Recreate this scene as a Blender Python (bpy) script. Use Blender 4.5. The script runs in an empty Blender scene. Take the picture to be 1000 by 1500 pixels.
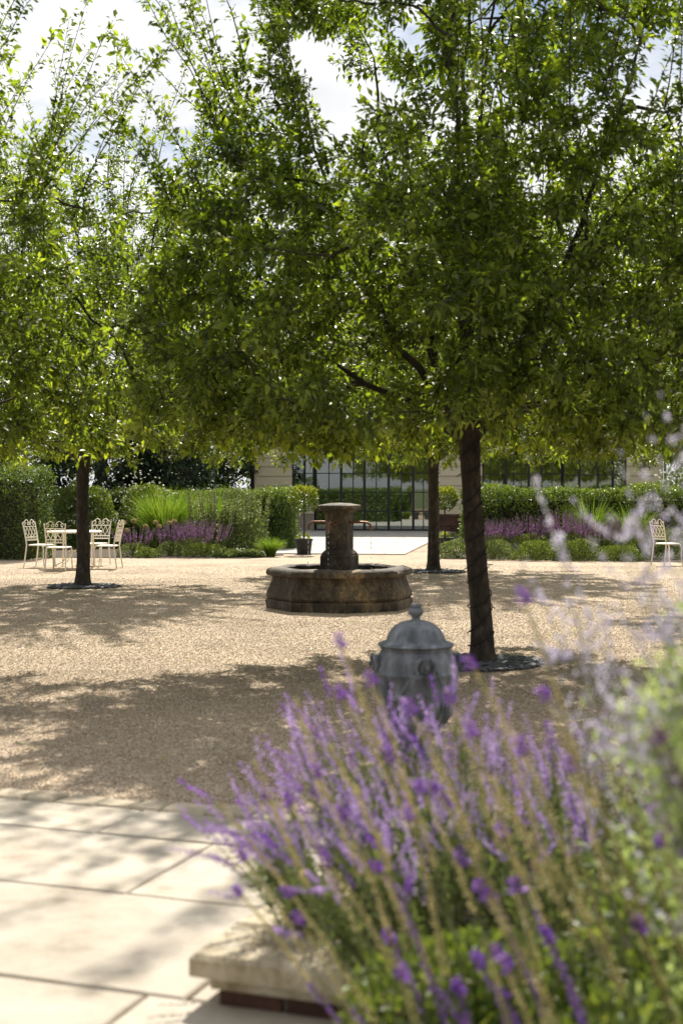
import bpy, math, random
import numpy as np
from mathutils import Vector, Matrix
R = math.radians
sc = bpy.context.scene
COL = sc.collection
rng = np.random.default_rng(7)
random.seed(7)

# ------------------------------------------------------------------ camera, sky, sun, exposure
EYE = 1.62
cd = bpy.data.cameras.new('camera'); cam = bpy.data.objects.new('camera', cd); COL.objects.link(cam)
cam.location = (0, 0, EYE); cam.rotation_euler = (R(90), 0, 0)
cd.sensor_fit = 'HORIZONTAL'; cd.sensor_width = 24; cd.lens = 50
cd.shift_y = -38 / 1000.0
cd.clip_start = 0.05; cd.clip_end = 3000
cd.dof.use_dof = True; cd.dof.focus_distance = 23.0; cd.dof.aperture_fstop = 2.5
cd.dof.aperture_blades = 0
sc.camera = cam

SUN_EL, SUN_AZ = 48.0, 3.0
w = bpy.data.worlds.new('World'); sc.world = w; w.use_nodes = True
wn, wl = w.node_tree.nodes, w.node_tree.links
wn.clear()
wo = wn.new('ShaderNodeOutputWorld'); bg = wn.new('ShaderNodeBackground')
sky = wn.new('ShaderNodeTexSky'); sky.sky_type = 'NISHITA'; sky.sun_disc = False
sky.sun_elevation = R(SUN_EL); sky.sun_rotation = R(SUN_AZ); sky.air_density = 1.0; sky.dust_density = 0.6
tc = wn.new('ShaderNodeTexCoord'); mp = wn.new('ShaderNodeMapping'); mp.inputs['Scale'].default_value = (1.0, 1.0, 2.2)
mp.inputs['Location'].default_value = (0.9, 0.45, 0.3)
nz = wn.new('ShaderNodeTexNoise'); nz.inputs['Scale'].default_value = 2.6; nz.inputs['Detail'].default_value = 9; nz.inputs['Roughness'].default_value = 0.6
nz2 = wn.new('ShaderNodeTexNoise'); nz2.inputs['Scale'].default_value = 5.0; nz2.inputs['Detail'].default_value = 8
rmp = wn.new('ShaderNodeValToRGB'); rmp.color_ramp.elements[0].position = 0.37; rmp.color_ramp.elements[1].position = 0.48
cr = wn.new('ShaderNodeValToRGB'); cr.color_ramp.elements[0].position = 0.35; cr.color_ramp.elements[0].color = (9.0, 9.1, 9.3, 1)
cr.color_ramp.elements[1].position = 0.62; cr.color_ramp.elements[1].color = (12.5, 12.5, 12.5, 1)
mixw = wn.new('ShaderNodeMix'); mixw.data_type = 'RGBA'
wl.new(tc.outputs['Generated'], mp.inputs['Vector']); wl.new(mp.outputs[0], nz.inputs['Vector']); wl.new(mp.outputs[0], nz2.inputs['Vector'])
wl.new(nz.outputs['Fac'], rmp.inputs[0]); wl.new(nz2.outputs['Fac'], cr.inputs[0])
wl.new(rmp.outputs[0], mixw.inputs['Factor']); wl.new(sky.outputs[0], mixw.inputs['A']); 
# clouds scatter sunlight forward: gently brighter towards the sun
vd = wn.new('ShaderNodeVectorMath'); vd.operation = 'DOT_PRODUCT'
vd.inputs[1].default_value = (math.sin(R(SUN_AZ)) * math.cos(R(SUN_EL)), math.cos(R(SUN_AZ)) * math.cos(R(SUN_EL)), math.sin(R(SUN_EL)))
vr = wn.new('ShaderNodeMapRange'); vr.inputs['From Min'].default_value = -1; vr.inputs['From Max'].default_value = 1; vr.inputs['To Min'].default_value = 0.40; vr.inputs['To Max'].default_value = 1.15
cm_ = wn.new('ShaderNodeVectorMath'); cm_.operation = 'SCALE'
wl.new(tc.outputs['Generated'], vd.inputs[0]); wl.new(vd.outputs['Value'], vr.inputs['Value']); wl.new(cr.outputs[0], cm_.inputs[0]); wl.new(vr.outputs[0], cm_.inputs['Scale'])
wl.new(cm_.outputs[0], mixw.inputs['B'])
wl.new(mixw.outputs['Result'], bg.inputs['Color']); bg.inputs['Strength'].default_value = 0.05
wl.new(bg.outputs[0], wo.inputs['Surface'])

sd = bpy.data.lights.new('sun', 'SUN'); sd.energy = 5.0; sd.angle = R(0.53); sd.color = (1.0, 0.93, 0.82)
sun = bpy.data.objects.new('sun', sd); COL.objects.link(sun)
S = Vector((math.sin(R(SUN_AZ)) * math.cos(R(SUN_EL)), math.cos(R(SUN_AZ)) * math.cos(R(SUN_EL)), math.sin(R(SUN_EL))))
sun.rotation_euler = S.to_track_quat('Z', 'Y').to_euler()
sun.location = S * 40
sc.view_settings.view_transform = 'Standard'; sc.view_settings.look = 'None'
sc.view_settings.exposure = 0.86; sc.view_settings.gamma = 1.0
try: sc.view_settings.use_curve_mapping = False
except Exception: pass
cy = sc.cycles
try:
    cy.use_denoising = True
    cy.max_bounces = 10; cy.diffuse_bounces = 4; cy.glossy_bounces = 4; cy.transmission_bounces = 8; cy.transparent_max_bounces = 12
    cy.caustics_reflective = False; cy.caustics_refractive = False
    cy.sample_clamp_indirect = 8.0
except Exception: pass

# ------------------------------------------------------------------ helpers: materials
def newmat(name):
    m = bpy.data.materials.new(name); m.use_nodes = True
    nt = m.node_tree; nt.nodes.clear()
    out = nt.nodes.new('ShaderNodeOutputMaterial')
    return m, nt.nodes, nt.links, out

def ramp(N, stops):
    r = N.new('ShaderNodeValToRGB'); e = r.color_ramp.elements
    while len(e) < len(stops): e.new(0.5)
    for el, (p, c) in zip(e, stops):
        el.position = p; el.color = (c[0], c[1], c[2], 1)
    return r

def noise(N, L, scale, detail=5, rough=0.6, coord='Object', sc3=None):
    t = N.new('ShaderNodeTexCoord'); n = N.new('ShaderNodeTexNoise')
    n.inputs['Scale'].default_value = scale; n.inputs['Detail'].default_value = detail; n.inputs['Roughness'].default_value = rough
    if sc3:
        mpn = N.new('ShaderNodeMapping'); mpn.inputs['Scale'].default_value = sc3
        L.new(t.outputs[coord], mpn.inputs['Vector']); L.new(mpn.outputs[0], n.inputs['Vector'])
    else:
        L.new(t.outputs[coord], n.inputs['Vector'])
    return n

def surf(name, stops, scale=6, rough=0.8, bump=0.2, bscale=60, spec=0.3, metal=0.0, coord='Object', sc3=None, objvar=0.0, bdist=0.02, detail=6):
    """noise-coloured surface with fine bump; objvar = brightness spread between objects"""
    m, N, L, out = newmat(name)
    b = N.new('ShaderNodeBsdfPrincipled'); L.new(b.outputs[0], out.inputs['Surface'])
    b.inputs['Roughness'].default_value = rough; b.inputs['Metallic'].default_value = metal
    b.inputs['Specular IOR Level'].default_value = spec
    n = noise(N, L, scale, detail, 0.65, coord, sc3); r = ramp(N, stops); L.new(n.outputs['Fac'], r.inputs[0])
    colout = r.outputs[0]
    if objvar:
        oi = N.new('ShaderNodeObjectInfo'); mr = N.new('ShaderNodeMapRange')
        mr.inputs['To Min'].default_value = 1 - objvar; mr.inputs['To Max'].default_value = 1 + objvar
        L.new(oi.outputs['Random'], mr.inputs['Value'])
        mx = N.new('ShaderNodeMix'); mx.data_type = 'RGBA'; mx.blend_type = 'MULTIPLY'; mx.inputs['Factor'].default_value = 1
        cb = N.new('ShaderNodeCombineColor')
        for i in range(3): L.new(mr.outputs[0], cb.inputs[i])
        L.new(colout, mx.inputs['A']); L.new(cb.outputs[0], mx.inputs['B']); colout = mx.outputs['Result']
    L.new(colout, b.inputs['Base Color'])
    if bump:
        n2 = noise(N, L, bscale, 6, 0.65, coord, sc3); bp = N.new('ShaderNodeBump')
        bp.inputs['Strength'].default_value = bump; bp.inputs['Distance'].default_value = bdist
        L.new(n2.outputs['Fac'], bp.inputs['Height']); L.new(bp.outputs[0], b.inputs['Normal'])
    return m

def leafmat(name, stops, trans=0.42, rough=0.38, spec=0.5, tmul=(1.35, 1.25, 0.6)):
    m, N, L, out = newmat(name)
    a = N.new('ShaderNodeAttribute'); a.attribute_name = 'var'
    r = ramp(N, stops); L.new(a.outputs['Fac'], r.inputs[0])
    b = N.new('ShaderNodeBsdfPrincipled'); b.inputs['Roughness'].default_value = rough; b.inputs['Specular IOR Level'].default_value = spec
    L.new(r.outputs[0], b.inputs['Base Color'])
    t = N.new('ShaderNodeBsdfTranslucent'); mx = N.new('ShaderNodeMix'); mx.data_type = 'RGBA'; mx.blend_type = 'MULTIPLY'; mx.inputs['Factor'].default_value = 1
    L.new(r.outputs[0], mx.inputs['A']); mx.inputs['B'].default_value = (*[v * 1.6 for v in tmul], 1)
    L.new(mx.outputs['Result'], t.inputs['Color'])
    ms = N.new('ShaderNodeMixShader'); ms.inputs[0].default_value = trans
    L.new(b.outputs[0], ms.inputs[1]); L.new(t.outputs[0], ms.inputs[2]); L.new(ms.outputs[0], out.inputs['Surface'])
    return m

M = {}
M['bark'] = surf('bark', [(0.3, (0.024, 0.019, 0.015)), (0.55, (0.062, 0.050, 0.039)), (0.70, (0.115, 0.098, 0.080)), (0.80, (0.21, 0.185, 0.15))], 14, 0.85, 0.9, 38, 0.25, sc3=(1, 1, 0.45), bdist=0.03)
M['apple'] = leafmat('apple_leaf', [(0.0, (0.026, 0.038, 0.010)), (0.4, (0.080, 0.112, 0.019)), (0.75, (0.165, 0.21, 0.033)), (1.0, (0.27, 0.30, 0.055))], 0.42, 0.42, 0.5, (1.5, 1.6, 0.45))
M['yew'] = leafmat('yew_leaf', [(0, (0.032, 0.06, 0.016)), (0.6, (0.075, 0.12, 0.028)), (1, (0.14, 0.19, 0.045))], 0.35, 0.45, 0.4)
M['box'] = leafmat('box_leaf', [(0, (0.035, 0.065, 0.012)), (0.6, (0.085, 0.135, 0.022)), (1, (0.17, 0.22, 0.04))], 0.33, 0.4, 0.5)
M['shrub'] = leafmat('shrub_leaf', [(0, (0.045, 0.08, 0.018)), (0.6, (0.11, 0.155, 0.035)), (1, (0.22, 0.26, 0.065))], 0.35, 0.45, 0.4)
M['sage'] = leafmat('sage_leaf', [(0, (0.055, 0.09, 0.035)), (0.6, (0.12, 0.16, 0.07)), (1, (0.23, 0.27, 0.14))], 0.35, 0.55, 0.3)
M['silver'] = leafmat('silver_leaf', [(0, (0.17, 0.23, 0.10)), (0.6, (0.30, 0.37, 0.17)), (1, (0.46, 0.51, 0.31))], 0.5, 0.6, 0.3, (1.2, 1.2, 0.75))
M['grass'] = leafmat('grass_blade', [(0, (0.05, 0.10, 0.015)), (0.6, (0.11, 0.19, 0.025)), (1, (0.24, 0.30, 0.06))], 0.45, 0.4, 0.4)
M['bay'] = leafmat('bay_leaf', [(0, (0.04, 0.07, 0.012)), (0.6, (0.10, 0.15, 0.02)), (1, (0.25, 0.27, 0.04))], 0.35, 0.4, 0.5)
M['conifer'] = leafmat('conifer_leaf', [(0, (0.012, 0.026, 0.012)), (0.6, (0.026, 0.046, 0.018)), (1, (0.05, 0.075, 0.024))], 0.2, 0.5, 0.3)
M['lavender'] = leafmat('lavender_petal', [(0, (0.17, 0.09, 0.27)), (0.5, (0.36, 0.25, 0.50)), (1, (0.60, 0.49, 0.68))], 0.45, 0.6, 0.2, (1.0, 0.95, 1.0))
M['violet'] = leafmat('violet_petal', [(0, (0.10, 0.022, 0.24)), (0.6, (0.22, 0.06, 0.46)), (1, (0.36, 0.15, 0.60))], 0.4, 0.6, 0.2, (1.0, 0.9, 1.0))
M['magenta'] = leafmat('purple_petal', [(0, (0.07, 0.025, 0.085)), (0.6, (0.18, 0.075, 0.20)), (1, (0.36, 0.20, 0.36))], 0.35, 0.6, 0.2, (1.0, 0.9, 1.0))
M['pale'] = leafmat('pale_petal', [(0, (0.36, 0.31, 0.50)), (0.5, (0.54, 0.50, 0.64)), (1, (0.74, 0.72, 0.78))], 0.5, 0.6, 0.2, (0.9, 0.9, 0.9))
M['tan'] = leafmat('dry_calyx', [(0, (0.22, 0.175, 0.095)), (0.5, (0.42, 0.36, 0.21)), (1, (0.60, 0.55, 0.36))], 0.5, 0.6, 0.2, (1.0, 0.95, 0.7))
M['white'] = leafmat('white_petal', [(0, (0.6, 0.6, 0.5)), (1, (0.85, 0.85, 0.78))], 0.3, 0.6, 0.2, (0.6, 0.6, 0.6))
M['allium'] = leafmat('seed_head', [(0, (0.34, 0.27, 0.13)), (1, (0.58, 0.50, 0.28))], 0.3, 0.7, 0.2, (0.8, 0.8, 0.6))
M['stem'] = surf('green_stem', [(0.3, (0.12, 0.15, 0.05)), (0.7, (0.22, 0.24, 0.09))], 20, 0.6, 0)
M['fruit'] = surf('crab_apple_fruit', [(0.3, (0.07, 0.09, 0.02)), (0.7, (0.16, 0.14, 0.04))], 20, 0.35, 0, spec=0.5)
M['soil'] = surf('soil', [(0.3, (0.03, 0.022, 0.015)), (0.7, (0.09, 0.065, 0.045))], 9, 0.95, 0.8, 30)
M['earth'] = surf('earth_and_grass', [(0.3, (0.04, 0.06, 0.02)), (0.7, (0.09, 0.10, 0.04))], 0.6, 0.95, 0.5, 20)
M['cream'] = surf('cream_paint', [(0.3, (0.76, 0.71, 0.58)), (0.7, (0.83, 0.80, 0.70))], 12, 0.45, 0.08, 90, 0.4)
M['lead'] = surf('lead', [(0.36, (0.085, 0.092, 0.102)), (0.5, (0.165, 0.178, 0.197)), (0.62, (0.25, 0.265, 0.288)), (0.74, (0.44, 0.45, 0.46))], 11, 0.65, 0.4, 70, 0.4, metal=0.2, sc3=(1, 1, 0.4), detail=9)
M['slate'] = surf('slate_chip', [(0.3, (0.05, 0.055, 0.065)), (0.7, (0.17, 0.175, 0.185))], 8, 0.6, 0.2, 80, 0.3)
M['sand'] = surf('sandstone', [(0.28, (0.22, 0.18, 0.13)), (0.42, (0.345, 0.30, 0.235)), (0.55, (0.40, 0.355, 0.29)), (0.75, (0.44, 0.40, 0.335))], 2.6, 0.75, 0.4, 30, 0.3, coord='Object', objvar=0.10, bdist=0.012, detail=9)
M['pathstone'] = surf('path_stone', [(0.3, (0.30, 0.285, 0.255)), (0.7, (0.40, 0.385, 0.355))], 3, 0.75, 0.15, 24, 0.3, objvar=0.08)
M['sett'] = surf('sett_stone', [(0.3, (0.30, 0.25, 0.18)), (0.7, (0.50, 0.43, 0.32))], 7, 0.85, 0.5, 40, 0.3, objvar=0.15)
M['joint'] = surf('joint_sand', [(0.3, (0.16, 0.11, 0.07)), (0.7, (0.30, 0.22, 0.14))], 20, 0.95, 0.5, 80)
M['coping'] = surf('coping_stone', [(0.3, (0.27, 0.21, 0.12)), (0.45, (0.46, 0.39, 0.27)), (0.68, (0.60, 0.54, 0.42))], 9, 0.85, 0.7, 35, 0.3, objvar=0.06, bdist=0.03)
M['brick'] = surf('brick', [(0.3, (0.06, 0.034, 0.026)), (0.7, (0.15, 0.075, 0.055))], 12, 0.9, 0.4, 60, 0.2, objvar=0.3)
M['mortar'] = surf('mortar', [(0.3, (0.26, 0.23, 0.19)), (0.7, (0.38, 0.34, 0.28))], 20, 0.95, 0.3, 80)
M['siding'] = surf('cream_boarding', [(0.3, (0.60, 0.52, 0.36)), (0.7, (0.66, 0.58, 0.42))], 1.6, 0.6, 0.08, 40, 0.3, objvar=0.04, sc3=(0.3, 1, 3))
M['steel'] = surf('black_steel', [(0.3, (0.012, 0.012, 0.013)), (0.7, (0.022, 0.022, 0.024))], 20, 0.4, 0, spec=0.5)
M['dark'] = surf('dark_timber', [(0.3, (0.020, 0.014, 0.011)), (0.7, (0.04, 0.028, 0.02))], 8, 0.6, 0.2, 40, 0.3)
M['inside'] = surf('interior_plaster', [(0.3, (0.34, 0.31, 0.26)), (0.7, (0.42, 0.38, 0.32))], 3, 0.9, 0)
M['curtain'] = surf('beige_curtain', [(0.3, (0.45, 0.36, 0.24)), (0.7, (0.55, 0.46, 0.32))], 8, 0.9, 0.2, 90)
M['roof'] = surf('roof_slate', [(0.3, (0.10, 0.085, 0.075)), (0.7, (0.18, 0.155, 0.135))], 5, 0.8, 0.4, 30, objvar=0.15)
M['pot'] = surf('dark_pot', [(0.3, (0.025, 0.026, 0.028)), (0.7, (0.05, 0.05, 0.052))], 10, 0.6, 0.2, 60)
M['pipe'] = surf('aged_copper', [(0.3, (0.10, 0.05, 0.03)), (0.6, (0.24, 0.12, 0.07)), (0.8, (0.20, 0.20, 0.15))], 18, 0.45, 0.2, 60, 0.5, metal=0.6)
M['cable'] = surf('black_cable', [(0.3, (0.010, 0.010, 0.010)), (0.7, (0.02, 0.02, 0.02))], 10, 0.5, 0)
M['render_grey'] = surf('grey_metal', [(0.3, (0.10, 0.10, 0.10)), (0.7, (0.16, 0.16, 0.16))], 10, 0.4, 0, metal=0.5)

def fountain_stone():
    m, N, L, out = newmat('weathered_fountain_stone')
    b = N.new('ShaderNodeBsdfPrincipled'); L.new(b.outputs[0], out.inputs['Surface']); b.inputs['Roughness'].default_value = 0.75; b.inputs['Specular IOR Level'].default_value = 0.35
    n = noise(N, L, 3.2, 8, 0.7, 'Object', (1, 1, 0.55)); r = ramp(N, [(0.36, (0.026, 0.022, 0.018)), (0.5, (0.075, 0.060, 0.044)), (0.60, (0.17, 0.135, 0.09)), (0.66, (0.27, 0.19, 0.09)), (0.78, (0.38, 0.32, 0.24))])
    L.new(n.outputs['Fac'], r.inputs[0])
    n3 = noise(N, L, 26, 5, 0.6); r3 = ramp(N, [(0.4, (0.6, 0.6, 0.6)), (0.66, (1.25, 1.2, 1.1))]); L.new(n3.outputs['Fac'], r3.inputs[0])
    mx = N.new('ShaderNodeMix'); mx.data_type = 'RGBA'; mx.blend_type = 'MULTIPLY'; mx.inputs['Factor'].default_value = 1
    L.new(r.outputs[0], mx.inputs['A']); L.new(r3.outputs[0], mx.inputs['B']); L.new(mx.outputs['Result'], b.inputs['Base Color'])
    n2 = noise(N, L, 40, 7, 0.7); bp = N.new('ShaderNodeBump'); bp.inputs['Strength'].default_value = 0.6; bp.inputs['Distance'].default_value = 0.02
    L.new(n2.outputs['Fac'], bp.inputs['Height']); L.new(bp.outputs[0], b.inputs['Normal'])
    return m
M['fstone'] = fountain_stone()

def gravel_mat():
    m, N, L, out = newmat('gravel')
    b = N.new('ShaderNodeBsdfPrincipled'); L.new(b.outputs[0], out.inputs['Surface']); b.inputs['Roughness'].default_value = 0.9; b.inputs['Specular IOR Level'].default_value = 0.25
    t = N.new('ShaderNodeTexCoord'); v = N.new('ShaderNodeTexVoronoi'); v.inputs['Scale'].default_value = 62
    L.new(t.outputs['Object'], v.inputs['Vector'])
    sp = N.new('ShaderNodeSeparateColor'); L.new(v.outputs['Color'], sp.inputs[0])
    r = ramp(N, [(0.0, (0.24, 0.17, 0.11)), (0.35, (0.38, 0.295, 0.205)), (0.75, (0.48, 0.39, 0.29)), (1.0, (0.60, 0.53, 0.42))]); L.new(sp.outputs[0], r.inputs[0])
    n = noise(N, L, 0.7, 7, 0.6); r2 = ramp(N, [(0.3, (0.66, 0.63, 0.60)), (0.5, (0.97, 0.96, 0.95)), (0.7, (1.1, 1.08, 1.05))]); L.new(n.outputs['Fac'], r2.inputs[0])
    mx = N.new('ShaderNodeMix'); mx.data_type = 'RGBA'; mx.blend_type = 'MULTIPLY'; mx.inputs['Factor'].default_value = 1
    L.new(r.outputs[0], mx.inputs['A']); L.new(r2.outputs[0], mx.inputs['B']); L.new(mx.outputs['Result'], b.inputs['Base Color'])
    bp = N.new('ShaderNodeBump'); bp.inputs['Strength'].default_value = 0.8; bp.inputs['Distance'].default_value = 0.012; bp.invert = True
    L.new(v.outputs['Distance'], bp.inputs['Height']); L.new(bp.outputs[0], b.inputs['Normal'])
    return m
M['gravel'] = gravel_mat()

def pebble_mat():
    m, N, L, out = newmat('gravel_pebble')
    b = N.new('ShaderNodeBsdfPrincipled'); L.new(b.outputs[0], out.inputs['Surface']); b.inputs['Roughness'].default_value = 0.85; b.inputs['Specular IOR Level'].default_value = 0.3
    oi = N.new('ShaderNodeObjectInfo')
    r = ramp(N, [(0.0, (0.22, 0.15, 0.09)), (0.3, (0.40, 0.305, 0.21)), (0.7, (0.52, 0.425, 0.315)), (1.0, (0.69, 0.62, 0.51))]); L.new(oi.outputs['Random'], r.inputs[0]); L.new(r.outputs[0], b.inputs['Base Color'])
    return m
M['pebble'] = pebble_mat()

def glass_mat():
    m, N, L, out = newmat('window_glass')
    g = N.new('ShaderNodeBsdfGlossy'); g.inputs['Roughness'].default_value = 0.015; g.inputs['Color'].default_value = (0.9, 0.95, 0.93, 1)
    t = N.new('ShaderNodeBsdfTransparent'); t.inputs['Color'].default_value = (0.62, 0.66, 0.63, 1)
    lw = N.new('ShaderNodeLayerWeight'); lw.inputs['Blend'].default_value = 0.45
    mr = N.new('ShaderNodeMapRange'); mr.inputs['To Min'].default_value = 0.24; mr.inputs['To Max'].default_value = 0.97
    L.new(lw.outputs['Fresnel'], mr.inputs['Value'])
    ms = N.new('ShaderNodeMixShader'); L.new(mr.outputs[0], ms.inputs[0]); L.new(t.outputs[0], ms.inputs[1]); L.new(g.outputs[0], ms.inputs[2]); L.new(ms.outputs[0], out.inputs['Surface'])
    return m
M['glass'] = glass_mat()

def water_mat(name, col, alpha):
    m, N, L, out = newmat(name)
    b = N.new('ShaderNodeBsdfPrincipled'); L.new(b.outputs[0], out.inputs['Surface'])
    b.inputs['Base Color'].default_value = (*col, 1); b.inputs['Roughness'].default_value = 0.04; b.inputs['IOR'].default_value = 1.33
    b.inputs['Alpha'].default_value = alpha
    n = noise(N, L, 14, 3, 0.5); bp = N.new('ShaderNodeBump'); bp.inputs['Strength'].default_value = 0.25; bp.inputs['Distance'].default_value = 0.03
    L.new(n.outputs['Fac'], bp.inputs['Height']); L.new(bp.outputs[0], b.inputs['Normal'])
    return m
M['water'] = water_mat('dark_pool_water', (0.012, 0.013, 0.009), 1)
M['stream'] = water_mat('falling_water', (0.75, 0.78, 0.78), 0.55)

# ------------------------------------------------------------------ helpers: objects
def link(o): COL.objects.link(o); return o
def tag(o, label=None, cat=None, group=None, kind=None):
    if label: o['label'] = label
    if cat: o['category'] = cat
    if group: o['group'] = group
    if kind: o['kind'] = kind
    return o
def empty(name, loc=(0, 0, 0), rz=0.0, label=None, cat=None, group=None):
    o = bpy.data.objects.new(name, None); o.empty_display_size = 0.1; link(o)
    o.location = loc; o.rotation_euler = (0, 0, rz)
    return tag(o, label, cat, group)
def obj(name, me, parent=None, mat=None, kind=None, label=None):
    if mat is not None and not me.materials: me.materials.append(mat)
    o = bpy.data.objects.new(name, me); link(o); o.parent = parent
    if kind: o['kind'] = kind
    if label: o['label'] = label
    return o

class MB:
    """collects solid shapes, built as one mesh"""
    def __init__(s): s.v = []; s.f = []
    def add(s, v, f):
        n = len(s.v); s.v += [tuple(p) for p in v]; s.f += [tuple(i + n for i in q) for q in f]; return s
    def box(s, x0, y0, z0, x1, y1, z1, bev=0.0):
        if bev <= 0:
            v = [(x, y, z) for z in (z0, z1) for y in (y0, y1) for x in (x0, x1)]
            return s.add(v, [(0, 2, 3, 1), (4, 5, 7, 6), (0, 1, 5, 4), (2, 6, 7, 3), (0, 4, 6, 2), (1, 3, 7, 5)])
        b = bev
        def ring(z, i):
            return [(x0 + i, y0 + b + i * 0, z), (x0 + b, y0 + i, z), (x1 - b, y0 + i, z), (x1 - i, y0 + b, z), (x1 - i, y1 - b, z), (x1 - b, y1 - i, z), (x0 + b, y1 - i, z), (x0 + i, y1 - b, z)]
        return s.loft([ring(z0, b * 0.5), ring(z0 + b, 0), ring(z1 - b, 0), ring(z1, b * 0.7)])
    def loft(s, rings, cap=True, closed=True):
        n = len(rings[0]); v = [p for r in rings for p in r]; f = []
        for i in range(len(rings) - 1):
            for j in range(n if closed else n - 1):
                k = (j + 1) % n
                f.append((i * n + j, i * n + k, (i + 1) * n + k, (i + 1) * n + j))
        if cap: f.append(tuple(range(n - 1, -1, -1))); f.append(tuple((len(rings) - 1) * n + j for j in range(n)))
        return s.add(v, f)
    def tube(s, pts, rad, sides=8, cap=True):
        pts = [Vector(p) for p in pts]; n = len(pts)
        if not hasattr(rad, '__len__'): rad = [rad] * n
        rings = []; up = None
        for i, p in enumerate(pts):
            t = (pts[min(i + 1, n - 1)] - pts[max(i - 1, 0)])
            t = t.normalized() if t.length > 1e-9 else Vector((0, 0, 1))
            if up is None:
                up = t.orthogonal().normalized()
            else:
                up = up - t * up.dot(t); up = up.normalized() if up.length > 1e-6 else t.orthogonal().normalized()
            sdv = t.cross(up)
            rings.append([p + (up * math.cos(a) + sdv * math.sin(a)) * rad[i] for a in [2 * math.pi * k / sides for k in range(sides)]])
        return s.loft(rings, cap)
    def lathe(s, prof, seg=24, c=(0, 0), a0=0.0):
        return s.loft([[(c[0] + r * math.cos(a0 + 2 * math.pi * k / seg), c[1] + r * math.sin(a0 + 2 * math.pi * k / seg), z) for k in range(seg)] for r, z in prof])
    def mesh(s, name, mat, smooth=False):
        me = bpy.data.meshes.new(name); me.from_pydata(s.v, [], s.f); me.materials.append(mat)
        if smooth:
            me.shade_smooth()
            try: me.set_sharp_from_angle(angle=R(38))
            except Exception: pass
        me.update(); return me
    def obj(s, name, mat, parent=None, smooth=False, kind=None, label=None):
        return obj(name, s.mesh(name, mat, smooth), parent, None, kind, label)

def tri_mesh(name, V, T, mat, var=None, smooth=False):
    me = bpy.data.meshes.new(name)
    V = np.ascontiguousarray(V, dtype=np.float32); T = np.ascontiguousarray(T, dtype=np.int32)
    me.vertices.add(len(V)); me.vertices.foreach_set('co', V.ravel())
    me.loops.add(T.size); me.loops.foreach_set('vertex_index', T.ravel())
    me.polygons.add(len(T)); me.polygons.foreach_set('loop_start', np.arange(0, T.size, T.shape[1], dtype=np.int32))
    if smooth: me.polygons.foreach_set('use_smooth', np.ones(len(T), dtype=bool))
    me.update(calc_edges=True)
    if var is not None:
        a = me.attributes.new('var', 'FLOAT', 'POINT'); a.data.foreach_set('value', np.ascontiguousarray(var, dtype=np.float32))
    me.materials.append(mat); return me

def unit(a): return a / np.maximum(np.linalg.norm(a, axis=-1, keepdims=True), 1e-9)
def rdirs(n, g): return unit(g.normal(size=(n, 3)))

def leaves_geo(P, A, Nn, L, W, var, fold=0.22, curl=0.18):
    """leaf blades: five points, four triangles each, folded along the midrib and curling at the tip"""
    n = len(P); A = unit(A); Nn = unit(Nn - A * np.sum(A * Nn, -1, keepdims=True)); B = np.cross(A, Nn)
    L = np.broadcast_to(np.asarray(L, float), (n,))[:, None]; W = np.broadcast_to(np.asarray(W, float), (n,))[:, None]
    mid = P + A * L * 0.45
    V = np.stack([P, mid + B * W * 0.5 + Nn * W * fold, mid - B * W * 0.5 + Nn * W * fold, mid, P + A * L - Nn * L * curl], 1).reshape(-1, 3)
    o = (np.arange(n) * 5)[:, None]
    T = np.concatenate([o + [0, 3, 1], o + [0, 2, 3], o + [1, 3, 4], o + [3, 2, 4]], 1).reshape(-1, 3)
    return V, T, np.repeat(var, 5)

def leaf_mesh(name, P, A, Nn, L, W, var, mat, **k):
    V, T, va = leaves_geo(P, A, Nn, L, W, var, **k); return tri_mesh(name, V, T, mat, va)

def tubes_geo(paths, rads, sides=4):
    """many thin tubes with equal point counts: paths (n,k,3), rads (n,k)"""
    n, k, _ = paths.shape
    tan = np.gradient(paths, axis=1); tan = unit(tan)
    ref = np.where(np.abs(tan[:, :1, 2:3]) > 0.9, np.array([1.0, 0, 0]), np.array([0, 0, 1.0]))
    ref = np.broadcast_to(ref, tan.shape)
    s = unit(np.cross(tan, ref)); u = np.cross(s, tan)
    ang = np.arange(sides) * 2 * math.pi / sides
    ring = paths[:, :, None, :] + rads[:, :, None, None] * (s[:, :, None, :] * np.cos(ang)[None, None, :, None] + u[:, :, None, :] * np.sin(ang)[None, None, :, None])
    V = ring.reshape(-1, 3)
    base = (np.arange(n) * k * sides)[:, None, None] + (np.arange(k - 1) * sides)[None, :, None]
    j = np.arange(sides)[None, None, :]; j2 = (np.arange(sides)[None, None, :] + 1) % sides
    Q = np.stack(np.broadcast_arrays(base + j, base + j2, base + sides + j2, base + sides + j), -1).reshape(-1, 4)
    return V, Q

def at(px, py, z=0.0, d=None):
    """where a photograph pixel's sight line meets height z (or distance d)"""
    if d is None: d = 2083.33 * (EYE - z) / (py - 712)
    return ((px - 500) * d / 2083.33, d, EYE - (py - 712) * d / 2083.33)

# garden axes: the terrace is turned about 19.5 degrees, the house about 8 degrees
TA = R(19.5)
def G(u, v, z=0.0): return (u * math.cos(TA) + v * math.sin(TA), -u * math.sin(TA) + v * math.cos(TA), z)

# ------------------------------------------------------------------ SETTING: ground
def sheet(name, pts, z, mat, kind='structure'):
    me = bpy.data.meshes.new(name); me.from_pydata([(p[0], p[1], z) for p in pts], [], [tuple(range(len(pts)))]); me.materials.append(mat)
    o = bpy.data.objects.new(name, me); link(o); o['kind'] = kind; return o
sheet('ground', [(-900, -600), (900, -600), (900, 1500), (-900, 1500)], -0.03, M['earth'])

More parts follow.
